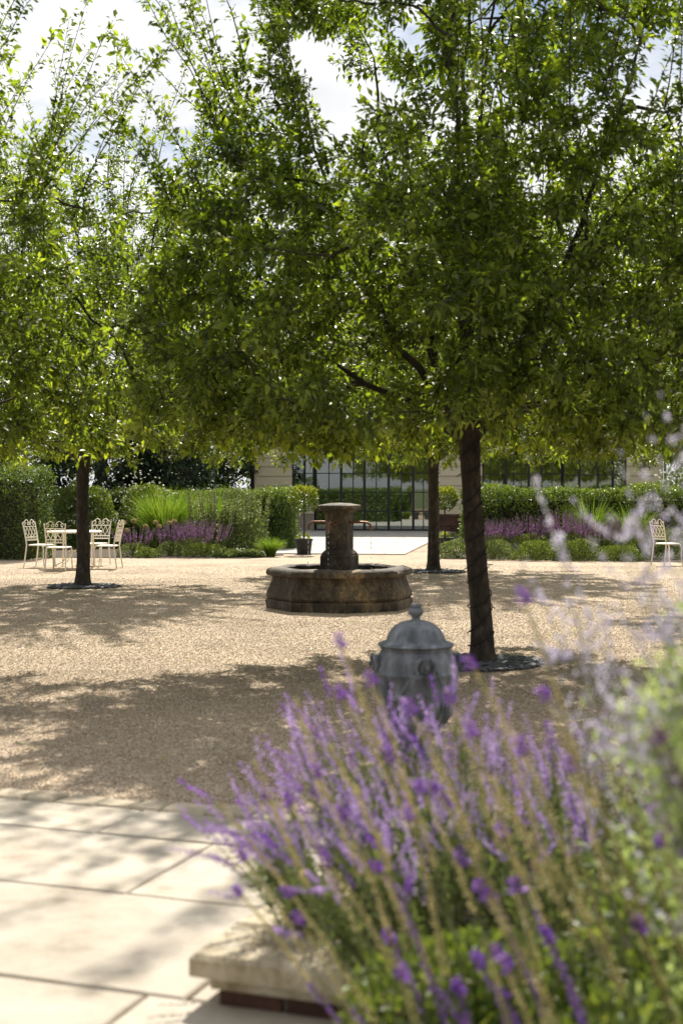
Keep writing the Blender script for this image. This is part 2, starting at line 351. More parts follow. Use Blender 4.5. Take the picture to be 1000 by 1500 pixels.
HA = R(8.0)
HX, HD = 0.73, 51.0
def HW(s, t=0.0, z=0.0):     # s along the facade, t in front of it (towards the garden)
    return (HX + s * math.cos(HA) - t * math.sin(HA), HD - s * math.sin(HA) - t * math.cos(HA), z)
def s_at(px):
    k = (px - 500) / 2083.33
    return (HD * k - HX) / (math.cos(HA) + math.sin(HA) * k)

gE = [G(-14, 6.42), G(12, 6.42)]
sheet('gravel_court', [gE[0], gE[1], (16, 31.0), (5.0, 40), (-2.5, 41), (-16, 35.5)], 0.0, M['gravel'])

# loose pebbles over the nearer gravel (real small stones)
def pebbles(name, pts, dens, smin, smax, seed):
    me = bpy.data.meshes.new(name); me.from_pydata([(p[0], p[1], 0.002) for p in pts], [], [tuple(range(len(pts)))])
    o = bpy.data.objects.new(name, me); link(o); o['kind'] = 'stuff'
    ng = bpy.data.node_groups.new(name, 'GeometryNodeTree')
    ng.interface.new_socket('Geometry', in_out='INPUT', socket_type='NodeSocketGeometry')
    ng.interface.new_socket('Geometry', in_out='OUTPUT', socket_type='NodeSocketGeometry')
    N, L = ng.nodes, ng.links
    gi = N.new('NodeGroupInput'); go = N.new('NodeGroupOutput')
    dp = N.new('GeometryNodeDistributePointsOnFaces'); dp.inputs['Density'].default_value = dens; dp.inputs['Seed'].default_value = seed
    ic = N.new('GeometryNodeMeshIcoSphere'); ic.inputs['Radius'].default_value = 1; ic.inputs['Subdivisions'].default_value = 1
    smt = N.new('GeometryNodeSetMaterial'); smt.inputs['Material'].default_value = M['pebble']
    ip = N.new('GeometryNodeInstanceOnPoints')
    rs = N.new('FunctionNodeRandomValue'); rs.data_type = 'FLOAT_VECTOR'
    rs.inputs[0].default_value = (smin, smin, smin * 0.45); rs.inputs[1].default_value = (smax, smax * 0.8, smax * 0.42)
    rr = N.new('FunctionNodeRandomValue'); rr.data_type = 'FLOAT_VECTOR'; rr.inputs[0].default_value = (-0.5, -0.5, 0); rr.inputs[1].default_value = (0.5, 0.5, 6.28)
    L.new(gi.outputs[0], dp.inputs['Mesh']); L.new(dp.outputs['Points'], ip.inputs['Points'])
    L.new(ic.outputs['Mesh'], smt.inputs['Geometry']); L.new(smt.outputs[0], ip.inputs['Instance'])
    L.new(rs.outputs[0], ip.inputs['Scale']); L.new(rr.outputs[0], ip.inputs['Rotation'])
    L.new(ip.outputs[0], go.inputs[0])
    md = o.modifiers.new('scatter', 'NODES'); md.node_group = ng
    return o
pebbles('gravel', [G(-4.6, 6.47), G(1.2, 6.47), (4.2, 12.5), (-4.0, 12.5)], 3600, 0.003, 0.0078, 3)
pebbles('gravel', [(-4.0, 12.5), (4.2, 12.5), (5.6, 20), (-5.4, 20)], 1500, 0.004, 0.009, 4)
pebbles('gravel', [(-5.4, 20), (5.6, 20), (7.0, 25), (-6.9, 25)], 450, 0.005, 0.010, 5)
pebbles('gravel', [(-6.9, 25), (7.0, 25), (8.0, 29), (-8.0, 29)], 160, 0.005, 0.010, 6)

# terrace: sandstone slabs, each its own piece
terr = sheet('terrace', [G(-9, 0.2), G(8, 0.2), G(8, 6.44), G(-9, 6.44)], 0.004, M['joint'])
def slab(u0, u1, v0, v1, par, mat, z0, z1, name, fr=G, bev=0.008, gap=0.006, jit=0.0):
    b = MB(); nu = max(2, int((u1 - u0) / 0.12)); nv = max(2, int((v1 - v0) / 0.12))
    g = np.random.default_rng(int(abs(u0 * 977 + v0 * 131) * 10) % 99991)
    zt = z1 + g.uniform(-0.002, 0.002)
    # outline with worn, slightly wavy edges
    out = []
    def edge(a, bb, n):
        for i in range(n):
            t = i / n; out.append((a[0] + (bb[0] - a[0]) * t, a[1] + (bb[1] - a[1]) * t))
    q = gap
    edge((u0 + q, v0 + q), (u1 - q, v0 + q), nu); edge((u1 - q, v0 + q), (u1 - q, v1 - q), nv)
    edge((u1 - q, v1 - q), (u0 + q, v1 - q), nu); edge((u0 + q, v1 - q), (u0 + q, v0 + q), nv)
    cu, cv = (u0 + u1) / 2, (v0 + v1) / 2
    jit = jit or 0.004
    out = [(x + g.normal() * jit * 0.6, y + g.normal() * jit * 0.6) for x, y in out]
    def ins(d): return [(x + (cu - x) / max(abs(cu - x), 1e-6) * min(d, abs(cu - x)), y + (cv - y) / max(abs(cv - y), 1e-6) * min(d, abs(cv - y))) for x, y in out]
    rings = [[fr(x, y, z0) for x, y in out], [fr(x, y, zt - bev) for x, y in out], [fr(x, y, zt) for x, y in ins(bev)]]
    b.loft(rings, cap=True)
    return b.obj(name, mat, par)
rows = [(4.96, 5.78, [-6.4, -5.3, -3.95, -2.655, -1.75, -0.7, 0.5]), (5.78, 6.27, [-6.2, -5.4, -4.3, -3.25, -2.55, -1.6, -0.6, 0.4]),
        (4.0, 4.96, [-6.5, -4.9, -3.3, -1.93, -0.6, 0.5]), (3.05, 4.0, [-6.2, -4.6, -3.42, -2.06, -0.9, 0.3]), (2.2, 3.05, [-5.6, -4.2, -3.0, -1.6, -0.4, 0.8]), (1.4, 2.2, [-5, -3.4, -2.2, -1.0, 0.4])]
for v0, v1, us in rows:
    for a, b_ in zip(us[:-1], us[1:]): slab(a, b_, v0, v1, terr, M['sand'], 0.006, 0.026, 'paving_slab')
# setts along the gravel edge
edge = sheet('terrace_edging', [G(-7, 6.272), G(2, 6.272), G(2, 6.49), G(-7, 6.49)], 0.008, M['joint'])
u = -6.2
while u < 1.2:
    L_ = random.uniform(0.15, 0.27); slab(u, u + L_, 6.278 + random.uniform(-.004, .006), 6.468 + random.uniform(-0.02, 0.015), edge, M['sett'], 0.01, 0.03 + random.uniform(-.006, .006), 'sett', bev=0.012, gap=0.008, jit=0.008); u += L_

# path to the house
def HP(s, t, z=0.0): return HW(s, t, z)
path = sheet('path', [HW(-2.35, 0.1), HW(3.4, 0.1), HW(3.2, 17.3), HW(-2.2, 17.3)], 0.004, M['joint'])
t = 0.12
while t < 17.2:
    s0 = -2.3; dt = random.choice([0.6, 0.75, 0.9]); dt = min(dt, 17.28 - t)
    while s0 < 3.15:
        ds = random.choice([0.75, 0.9, 1.1, 1.3]); e = min(s0 + ds, 3.2)
        if e > 3.0: e = 3.2
        slab(s0, e, t, t + dt, path, M['pathstone'], 0.006, 0.024, 'paving_slab', fr=HP, gap=0.006); s0 = e
    t += dt

# planting beds of soil
sheet('flower_bed', [(-13.5, 36.5), (-13.5, 33.0), (-5.6, 32.0), (-2.1, 31.7), (-1.35, 33.2), (-1.8, 41), (-12, 43)], 0.012, M['soil'])
sheet('flower_bed', [(2.2, 31.8), (9.4, 29.4), (14, 30), (14, 46), (4.4, 46), (3.0, 36)], 0.012, M['soil'])

# ------------------------------------------------------------------ SETTING: trees
def crab_tree(seed, Rr=3.0, H=7.2, n_twig=1450, n_lf=42, leaf=0.075, trunk_lean=(0, 0), clear=2.0, shoots=55, r0=0.112, sparse=0.55, zoff=-0.05, droop=0.25, taper=0.0):
    g = np.random.default_rng(seed); out = {}
    zb = clear + zoff
    ph = g.uniform(0, 6.28, 6)
    def prof(z):
        return np.interp(z, [zb - 0.2, zb + 0.15, zb + 0.9, zb + 2.2, zb + 3.6, H - 0.6, H], [0.82, 0.95, 1.0, 0.95 - taper, 0.80 - 1.5 * taper, 0.50 - 1.5 * taper, 0.22 - taper])
    def renv(z, a):
        return Rr * prof(z) * (1 + 0.10 * np.sin(3 * a + ph[0] + z * 0.8) + 0.08 * np.sin(5 * a + ph[1] - z) + 0.06 * np.sin(8 * a + ph[2]))
    def tp(z): return np.array([trunk_lean[0] * z / clear + 0.014 * math.sin(z * 3 + ph[3]), trunk_lean[1] * z / clear + 0.012 * math.sin(z * 2.3 + ph[4]), z])
    def tr(z): return r0 * (1 + 0.30 * math.exp(-z / 0.16) + 0.45 * math.exp(-z / 0.035)) * (1 - 0.09 * z) * (1 + 0.18 * math.exp(-((z - clear) / 0.25) ** 2))
    out['tp'], out['tr'] = tp, tr
    # trunk with uneven, knobbly bark
    zs = np.concatenate([np.linspace(-0.06, clear + 0.12, 34)]); sides = 22; mb = MB(); rings = []
    for z in zs:
        c = tp(z); ring = []
        for k in range(sides):
            a = 2 * math.pi * k / sides
            rr = tr(max(z, 0)) * (1 + 0.05 * math.sin(3 * a + z * 2 + ph[0]) + 0.035 * math.sin(5 * a - z * 5 + ph[1]) + g.normal() * 0.014)
            ring.append((c[0] + rr * math.cos(a), c[1] + rr * math.sin(a), z))
        rings.append(ring)
    mb.loft(rings); out['trunk'] = mb.mesh('trunk', M['bark'], True)
    nodes, ndir = [], []
    limbs = MB()
    def curve(p0, p1, bend, n, wob):
        ts = np.linspace(0, 1, n)[:, None]; mid = (p0 + p1) / 2 + bend
        p = (1 - ts) ** 2 * p0 + 2 * ts * (1 - ts) * mid + ts ** 2 * p1
        p[1:-1] += g.normal(size=(n - 2, 3)) * wob; return p
    K = 10
    for i in range(K + 2):
        if i < K:
            a = 2 * math.pi * (i + g.uniform(-0.25, 0.25)) / K; z0 = clear + g.uniform(-0.12, 0.16)
            el = [0.08, 0.55, 0.95, 0.3, 0.75][i % 5] + g.uniform(-0.06, 0.06)
            z1 = zb + 0.45 + el * (H - zb) * 0.72; rr = renv(z1, a) * 0.74 * (1.0 if el < 0.7 else 0.8)
            p1 = np.array([math.cos(a) * rr, math.sin(a) * rr, z1])
            bend = np.array([math.cos(a), math.sin(a), 0]) * (0.35 if el > 0.4 else 0.0) + np.array([0, 0, 0.22 if el < 0.4 else -0.25])
            p = curve(tp(z0), p1, bend, 12, 0.03); rad = np.linspace(0.042 if el > 0.4 else 0.036, 0.009, 12)
        else:
            a = g.uniform(0, 6.28); p = curve(tp(clear), np.array([math.cos(a) * 0.5, math.sin(a) * 0.5, H * 0.86]), np.array([g.normal() * .25, g.normal() * .25, 0]), 12, 0.04); rad = np.linspace(0.048, 0.008, 12)
        limbs.tube(p, list(rad), 8); nodes += list(p[2:]); ndir += list(np.gradient(p, axis=0)[2:])
    def sample(n, inner):
        res = []
        while len(res) < n:
            z = g.uniform(zb - 0.05, H); 
            if g.random() > np.interp(z, [zb, zb + 1.3, zb + 2.2, H], [1.0, 1.0, 0.72, sparse * 0.8]) * prof(z) ** 1.6: continue
            a = g.uniform(0, 6.28); r_ = renv(z, a) * g.uniform(0, 1) ** inner
            p = np.array([math.cos(a) * r_, math.sin(a) * r_, z])
            f = math.sin(p[0] * 2.3 + ph[0]) + math.sin(p[1] * 2.1 + ph[1]) + math.sin(p[2] * 2.6 + ph[2]) + 0.6 * math.sin(p[0] * 4.1 + p[2] * 3.3 + ph[5])
            if f < (-0.75 if z > zb + 2.6 else -1.9): continue
            if z < zb + 0.02 + 0.14 * math.sin(a * 3 + ph[4]) + 0.10 * math.sin(a * 7 + ph[5]): continue
            if r_ < 0.5 and z < clear + 0.4: continue
            res.append(p)
        return np.array(res)
    sec = sample(120, 0.45); sec = sec[np.argsort(np.linalg.norm(sec - np.array([0, 0, clear + .5]), axis=1))]
    for p1 in sec:
        Nd = np.array(nodes); pen = np.linalg.norm(Nd - p1, axis=1) + 0.35 * np.maximum(Nd[:, 2] - p1[2], 0) + 0.25 * np.linalg.norm(Nd[:, :2], axis=1) * (np.linalg.norm(Nd[:, :2], axis=1) > np.linalg.norm(p1[:2]))
        i = int(np.argmin(pen)); p0 = Nd[i]; L_ = np.linalg.norm(p1 - p0)
        p = curve(p0, p1, np.asarray(ndir[i]) / (np.linalg.norm(ndir[i]) + 1e-6) * L_ * 0.22, 7, 0.02 * min(L_, 1.0))
        limbs.tube(p, list(np.linspace(min(0.02, 0.010 + 0.008 * L_), 0.005, 7)), 6); nodes += list(p[2:]); ndir += list(np.gradient(p, axis=0)[2:])
    out['limbs'] = limbs.mesh('limbs', M['bark'], True)
    # twigs
    tips = sample(n_twig, 0.36); tips = tips[np.argsort(np.linalg.norm(tips - np.array([0, 0, clear + 1.0]), axis=1))]
    Nd = np.array(nodes); kp = 6; paths = np.zeros((n_twig + shoots, kp, 3)); cnt = len(Nd); buf = np.zeros((cnt + n_twig * 4, 3)); buf[:cnt] = Nd
    ts = np.linspace(0, 1, kp)[:, None]
    for q, p1 in enumerate(tips):
        dd = np.linalg.norm(buf[:cnt] - p1, axis=1); dd = np.where(dd < 0.12, 9, dd); p0 = buf[int(np.argmin(dd))]
        L_ = np.linalg.norm(p1 - p0); outd = unit(np.array([p1[0], p1[1], 0.0])); mid = (p0 + p1) / 2 + np.array([0, 0, 0.18 * L_]) + g.normal(size=3) * 0.08 * L_
        low = max(0.0, 1 - (p1[2] - zb) / 1.0) * droop
        p1b = p1 + outd * 0.10 + np.array([0, 0, -low])
        p = (1 - ts) ** 2 * p0 + 2 * ts * (1 - ts) * mid + ts ** 2 * p1b
        paths[q] = p; buf[cnt:cnt + 3] = p[[2, 3, 4]]; cnt += 3
    Nd = buf[:cnt]; top = Nd[(Nd[:, 2] > zb + 2.0)]; top = top[g.integers(0, len(top), shoots * 6)]
    sc_ = top[:, 2] * 0.7 + np.linalg.norm(top[:, :2], axis=1); top = top[np.argsort(-sc_)][:shoots * 3]; top = top[g.permutation(len(top))[:shoots]]
    for q in range(shoots):
        p0 = top[q]; outd = unit(np.array([p0[0], p0[1], 0.0]) + 1e-6); L_ = g.uniform(0.6, 1.7); dr = unit(np.array([0, 0, 1.0]) + outd * g.uniform(0.1, 0.75) + g.normal(size=3) * 0.15)
        p = p0 + dr * L_ * ts + outd * 0.12 * (ts ** 2) + g.normal(size=(kp, 3)) * 0.012
        paths[n_twig + q] = p
    nt = n_twig + shoots
    rads = np.linspace(0.0065, 0.0025, kp)[None, :].repeat(nt, 0)
    V, Q = tubes_geo(paths, rads, 4); out['twigs'] = tri_mesh('twigs', V, Q, M['bark'], smooth=True)
    # leaves along the twigs
    counts = np.full(nt, n_lf); counts[n_twig:] = int(n_lf * 0.9)
    seg = np.linalg.norm(np.diff(paths, axis=1), axis=2).sum(1); counts = np.maximum(8, (counts * np.clip(seg / np.median(seg), 0.5, 2.0))).astype(int)
    ti = np.repeat(np.arange(nt), counts); n = len(ti)
    tt = g.uniform(0.08, 1.03, n); f = np.clip(tt, 0, 1) * (kp - 1); i0 = np.minimum(f.astype(int), kp - 2); fr = (f - i0)[:, None]
    P = paths[ti, i0] * (1 - fr) + paths[ti, i0 + 1] * fr; tang = unit(paths[ti, i0 + 1] - paths[ti, i0])
    side = rdirs(n, g); side = unit(side - tang * np.sum(side * tang, 1, keepdims=True))
    spur = g.uniform(0, 1, n)[:, None] ** 2 * np.where(ti < n_twig, 0.11, 0.03)[:, None]
    P = P + side * (0.008 + spur) + g.normal(size=(n, 3)) * 0.012
    A = unit(tang * g.uniform(0.2, 0.9, n)[:, None] + side * 0.9 + np.array([0, 0, 1.0]) * g.uniform(-0.55, 0.35, n)[:, None])
    Nn = unit(np.array([0, 0, 1.0]) + g.normal(size=(n, 3)) * 0.55)
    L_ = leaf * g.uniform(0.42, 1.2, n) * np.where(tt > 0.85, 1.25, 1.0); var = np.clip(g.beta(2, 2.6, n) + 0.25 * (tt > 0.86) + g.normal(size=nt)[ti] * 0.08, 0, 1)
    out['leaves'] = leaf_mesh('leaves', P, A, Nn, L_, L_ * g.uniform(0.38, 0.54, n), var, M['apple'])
    # small fruit in clusters
    nf = 2600; ci = g.integers(0, n, nf); FP = P[ci] + g.normal(size=(nf, 3)) * 0.03 - np.array([0, 0, 0.03]); r_ = g.uniform(0.006, 0.0105, nf)[:, None, None]
    oc = np.array([[1, 0, 0], [-1, 0, 0], [0, 1, 0], [0, -1, 0], [0, 0, 1], [0, 0, -1]], float)
    V = (FP[:, None, :] + oc[None] * r_).reshape(-1, 3); ot = np.array([[0, 2, 4], [2, 1, 4], [1, 3, 4], [3, 0, 4], [2, 0, 5], [1, 2, 5], [3, 1, 5], [0, 3, 5]])
    T = ((np.arange(nf) * 6)[:, None, None] + ot[None]).reshape(-1, 3); out['fruit'] = tri_mesh('fruit', V, T, M['fruit'], smooth=True)
    return out

GT = 'clear-stemmed crab apple trees of the gravel court'
def place_tree(t, loc, rz, label, s=1.0):
    e = empty('crab_apple_tree', loc, rz, label, 'tree', GT); e.scale = (s, s, s)
    obj('trunk', t['trunk'], e); lim = obj('limbs', t['limbs'], e)
    obj('twigs', t['twigs'], lim, kind='stuff')
    cr_ = obj('crown', t['leaves'], e, kind='stuff'); obj('fruit', t['fruit'], cr_, kind='stuff')
    return e
T1 = crab_tree(11, 3.05, 7.8, 2800, 64, 0.076, (-0.10, 0.0), 2.02, 120, 0.100, 0.6, 0.04, 0.16, 0.09)
T2 = crab_tree(23, 2.95, 7.0, 1550, 66, 0.073, (0.01, 0.0), 1.95, 110, 0.100, 0.5, 0.02, 0.12, 0.12)
TREE_A = at(705, 973); TREE_B = at(121, 860); TREE_C = at(635, 838)
place_tree(T1, (TREE_A[0], TREE_A[1], 0), 0, 'nearest crab apple tree, its cable-wound trunk between the fountain and the purple flowers')
place_tree(T2, (TREE_B[0], TREE_B[1], 0), 0.0, 'crab apple tree with a plain dark trunk in front of the cream table and chairs', 1.09)
place_tree(T2, (TREE_C[0], TREE_C[1], 0), 2.1, 'farther crab apple tree right of the fountain, in front of the glazed house doors', 1.11)
place_tree(T2, (-4.8, 12.6, 0), 4.0, 'crab apple tree whose tall upright shoots fill the top left against the sky')
place_tree(T2, (6.5, 19.0, 0), 5.2, 'crab apple tree whose leafy crown fills the upper right edge behind the nearest tree')

# string lights wound round the trunks
def string_lights(t, loc, z0, z1, turns, label, sd):
    e = empty('string_lights', loc, 0, label, 'string lights', 'string lights wound round the tree trunks')
    b = MB(); g = np.random.default_rng(sd); n = turns * 22; pts = []
    for i in range(n + 1):
        q = i / n; z = z0 + (z1 - z0) * (q + 0.02 * math.sin(q * 40)); a = turns * 2 * math.pi * q + sd; c = t['tp'](z); r_ = t['tr'](z) * 1.06 + 0.006
        pts.append((c[0] + r_ * math.cos(a), c[1] + r_ * math.sin(a), z + 0.045 * math.sin(a + 1)))
    b.tube(pts, 0.0055, 5); b.obj('cable', M['cable'], e, True)
    bl = MB()
    bl.tube([(0, 0, 0), (0.012, 0, -0.002), (0.022, 0, -0.006), (0.036, 0, -0.010), (0.043, 0, -0.012)], [0.005, 0.006, 0.004, 0.0045, 0.001], 6)
    bm_ = bl.mesh('bulb', M['cable'], True)
    for i in range(4, n, 9):
        p = Vector(pts[i]); c = t['tp'](p.z); a = math.atan2(p.y - c[1], p.x - c[0]); o = obj('bulb', bm_, e); o.location = p; o.rotation_euler = (0, g.uniform(-.5, .5), a + g.uniform(-.6, .6))
string_lights(T1, (TREE_A[0], TREE_A[1], 0), 0.10, 2.05, 10, 'black cable of small lights spiralling up the nearest trunk', 1)
string_lights(T2, (TREE_C[0], TREE_C[1], 0), 0.10, 1.9, 10, 'black cable of small lights spiralling up the farther trunk right of the fountain', 2)
string_lights(T2, (TREE_B[0], TREE_B[1], 0), 0.15, 1.8, 7, 'black cable of lights round the left trunk before the cream chairs', 3)

# slate chippings round the trunks
def slate_ring(c, r_in, r_out, n, sd):
    g = np.random.default_rng(sd); V, Fc = [], []
    for i in range(n):
        a = g.uniform(0, 6.28); r_ = math.sqrt(g.uniform(r_in ** 2, r_out ** 2)) * (1 + 0.08 * math.sin(3 * a + sd)); s = g.uniform(0.018, 0.05)
        p = np.array([c[0] + r_ * math.cos(a), c[1] + r_ * math.sin(a), 0.012 + g.uniform(0, 0.03) * (1 - 0.5 * r_ / r_out)])
        q = Matrix.Rotation(g.uniform(0, 6.28), 3, 'Z') @ Matrix.Rotation(g.normal() * 0.35, 3, 'X'); k = g.integers(4, 6)
        out = [(math.cos(2 * math.pi * j / k) * s * g.uniform(.7, 1.2), math.sin(2 * math.pi * j / k) * s * .65 * g.uniform(.7, 1.2)) for j in range(k)]
        b0 = len(V)
        for zz in (-0.005, 0.005):
            for x, y in out: V.append(tuple(Vector(p) + q @ Vector((x, y, zz))))
        Fc.append(tuple(range(b0 + k - 1, b0 - 1, -1))); Fc.append(tuple(range(b0 + k, b0 + 2 * k)))
        for j in range(k): Fc.append((b0 + j, b0 + (j + 1) % k, b0 + k + (j + 1) % k, b0 + k + j))
    me = bpy.data.meshes.new('slate_chippings'); me.from_pydata(V, [], Fc); me.materials.append(M['slate'])
    o = obj('slate_chippings', me, kind='stuff')
    return o
slate_ring(TREE_A, 0.10, 0.56, 1500, 1); slate_ring(TREE_B, 0.10, 0.56, 1300, 2); slate_ring(TREE_C, 0.10, 0.56, 1200, 3)

# dark trees beyond the beds
def wood_tree(loc, H, Rr, n, leaf, mat, label, sd, cone=False, z0=0.15, group=None):
    n = int(n * 1.7)
    g = np.random.default_rng(sd); e = empty('tree', loc, 0, label, 'tree', group)
    b = MB(); b.tube([(0, 0, -0.1), (0.05, 0, H * 0.3), (-0.05, 0.05, H * 0.6), (0, 0, H * 0.95)], [H * .03, H * .022, H * .013, H * .003], 8)
    for i in range(14):
        a = g.uniform(0, 6.28); z = g.uniform(0.15, 0.8) * H; rr = Rr * (1 - z / H if cone else 0.7) 
        b.tube([(0, 0, z), (math.cos(a) * rr * .5, math.sin(a) * rr * .5, z + .1), (math.cos(a) * rr, math.sin(a) * rr, z + (-.2 if cone else .7))], [H * .008, H * .005, H * .002], 5)
    b.obj('trunk', M['bark'], e, True)
    nc = 120; cl = []
    for i in range(nc):
        z = z0 + (H - z0) * g.uniform(0, 1) ** 1.2; q = (z - z0) / (H - z0); rr = Rr * ((1 - q) ** 0.8 if cone else math.sqrt(max(0.05, 1 - (2 * q - 0.8) ** 2 / 1.5))); a = g.uniform(0, 6.28); r_ = rr * g.uniform(0.3, 1.0) ** 0.5
        cl.append((math.cos(a) * r_, math.sin(a) * r_, z))
    cl = np.array(cl); ci = g.integers(0, nc, n); dr = rdirs(n, g); P = cl[ci] + dr * (g.uniform(0, 1, n) ** 0.5)[:, None] * np.array([0.24, 0.24, 0.15]) * Rr * 0.9 * 1.0
    A = unit(dr + unit(P - np.array([0, 0, H * .4])) * 0.7 + np.array([0, 0, -0.35 if cone else 0.1])); Nn = unit(np.array([0, 0, 1.0]) + rdirs(n, g) * 0.8)
    L_ = leaf * g.uniform(0.6, 1.3, n); obj('crown', leaf_mesh('crown', P, A, Nn, L_, L_ * 0.5, np.clip(g.beta(2, 2.5, n) + g.normal(size=nc)[ci] * .12, 0, 1), mat), e, kind='stuff')
    return e
wood_tree((-5.6, 44.5, 0), 7.5, 2.0, 9000, 0.17, M['conifer'], 'dark evergreen tree just left of the cream house wall, behind the hedge', 31, True, group='trees beyond the flower beds')
wood_tree((-5.7, 51.5, 0), 9.5, 2.3, 12000, 0.17, M['conifer'], 'dark evergreen tree tucked against the left end wall of the house', 36, False, 0.2, group='trees beyond the flower beds')
wood_tree((-7.3, 43.0, 0), 8.5, 2.3, 9000, 0.17, M['conifer'], 'dark evergreen tree behind the tall bright grass and the long hedge', 32, True, group='trees beyond the flower beds')
wood_tree((-10.5, 45.0, 0), 9, 3.0, 10000, 0.18, M['shrub'], 'broad green tree beyond the domed shrub and the dark yew hedge', 33, False, group='trees beyond the flower beds')
wood_tree((-14.5, 44.0, 0), 9, 3.2, 10000, 0.18, M['conifer'], 'dark tree behind the yew hedge at the left edge', 34, False, group='trees beyond the flower beds')
wood_tree((-5.6, 56.0, 0), 10, 3.4, 9000, 0.2, M['shrub'], 'pale green tree far off beyond the left end of the house', 35, False, group='trees beyond the flower beds')

# ------------------------------------------------------------------ HOUSE
house = empty('house', HW(0), -HA, 'long cream boarded house with black steel glazing beyond the paved path', 'house')
# local frame of the house: x along facade, y away from the garden, z up
def hb(name, mat, x0, y0, z0, x1, y1, z1, par=house, bev=0.0, label=None):
    return MB().box(x0, y0, z0, x1, y1, z1, bev).obj(name, mat, par, label=label)
sL, sR = s_at(377), s_at(971)
xw0, xw1 = s_at(428), s_at(462)        # left window
xd0, xd1 = s_at(462), s_at(634)        # glazed doors
xr0, xr1 = s_at(706), s_at(823)        # right window
xo0, xo1 = s_at(824), s_at(917)        # dark sliding opening
TOP = 6.5
def boards(x0, x1, z0, z1):
    z = z0
    while z < z1 - 0.02:
        h = min(0.34, z1 - z)
        b = MB(); b.loft([[(x0, 0.02, z + 0.004), (x1, 0.02, z + 0.004), (x1, -0.045, z + 0.004), (x0, -0.045, z + 0.004)],
                          [(x0, 0.02, z + 0.022), (x1, 0.02, z + 0.022), (x1, -0.045, z + 0.022), (x0, -0.045, z + 0.022)],
                          [(x0, 0.02, z + h), (x1, 0.02, z + h), (x1, -0.018, z + h), (x0, -0.018, z + h)]])
        b.obj('board', M['siding'], house); z += 0.34
boards(sL, xw0 - 0.003, 0.62, TOP); boards(xd1 + 0.003, xr0 - 0.003, 0.62, TOP); boards(xo1 + 0.003, sR, 0.62, TOP)
boards(xw0, xd1, 2.95, TOP); boards(xr0, xo1, 2.75, TOP); boards(xw0, xw1 - 0.05, 0.62, 0.95); boards(xr0, xr1, 0.62, 0.95)
def plinth(x0, x1): hb('plinth', M['mortar'], x0, -0.02, -0.05, x1, 0.05, 0.615)
plinth(sL, xw1 - 0.05); plinth(xd1, xo0); plinth(xo1, sR)
def bricks(x0, x1):
    bm_ = MB().box(-0.105, -0.05, 0.0, 0.105, 0.0, 0.065, 0.005).mesh('brick', M['brick'])
    for r_ in range(8):
        x = x0 + 0.11 + (0.11 if r_ % 2 else 0)
        while x < x1 - 0.10:
            o = obj('brick', bm_, house); o.location = (x, -0.022, 0.006 + r_ * 0.076); x += 0.222
bricks(xd1 + 0.05, xd1 + 2.1)
hb('back_wall', M['inside'], sL, 5.0, 0.0, sR, 5.15, TOP); hb('interior_floor', M['inside'], sL + .01, 0.06, -0.02, sR - .01, 5.0, 0.02); hb('ceiling', M['inside'], sL + .01, 0.06, 3.2, sR - .01, 5.0, 3.28)
hb('end_wall', M['siding'], sL, 0.03, -0.05, sL + 0.12, 5.0, TOP); hb('end_wall', M['siding'], sR - 0.12, 0.03, -0.05, sR, 5.0, TOP)
hb('partition', M['inside'], xd1 + 0.2, 0.06, 0, xd1 + 0.32, 5.0, 3.2)
hb('eave_board', M['dark'], sL - 0.2, -0.35, TOP + 0.02, sR + 0.2, -0.30, TOP + 0.2)
rf = MB(); rf.loft([[(sL - .3, -0.4, TOP + .1), (sR + .3, -0.4, TOP + .1), (sR + .3, -0.4, TOP + .18), (sL - .3, -0.4, TOP + .18)], [(sL - .3, 2.6, TOP + 2.5), (sR + .3, 2.6, TOP + 2.5), (sR + .3, 2.6, TOP + 2.6), (sL - .3, 2.6, TOP + 2.6)], [(sL - .3, 5.6, TOP + .1), (sR + .3, 5.6, TOP + .1), (sR + .3, 5.6, TOP + .18), (sL - .3, 5.6, TOP + .18)]])
roof = rf.obj('roof', M['roof'], house)
for i in range(11):
    q0, q1 = i / 11, (i + 1) / 11
    MB().loft([[(sL - .3, -0.4 + 3 * q0, TOP + .19 + 2.43 * q0 + 0.03), (sR + .3, -0.4 + 3 * q0, TOP + .19 + 2.43 * q0 + 0.03), (sR + .3, -0.4 + 3 * q0, TOP + .185 + 2.43 * q0), (sL - .3, -0.4 + 3 * q0, TOP + .185 + 2.43 * q0)],
               [(sL - .3, -0.4 + 3 * q1, TOP + .19 + 2.43 * q1 + 0.008), (sR + .3, -0.4 + 3 * q1, TOP + .19 + 2.43 * q1 + 0.008), (sR + .3, -0.4 + 3 * q1, TOP + .185 + 2.43 * q1), (sL - .3, -0.4 + 3 * q1, TOP + .185 + 2.43 * q1)]]).obj('slate_course', M['roof'], roof)
hb('corner_post', M['siding'], sL - 0.10, -0.06, 0, sL - 0.002, 0.1, TOP); hb('corner_post', M['dark'], sL - 0.25, -0.04, 0, sL - 0.103, 0.1, TOP)
dpipe = MB(); dpipe.tube([(sR + 0.06, -0.08, 0), (sR + 0.06, -0.08, TOP)], 0.05, 10); dpipe.obj('downpipe', M['render_grey'], house, True)

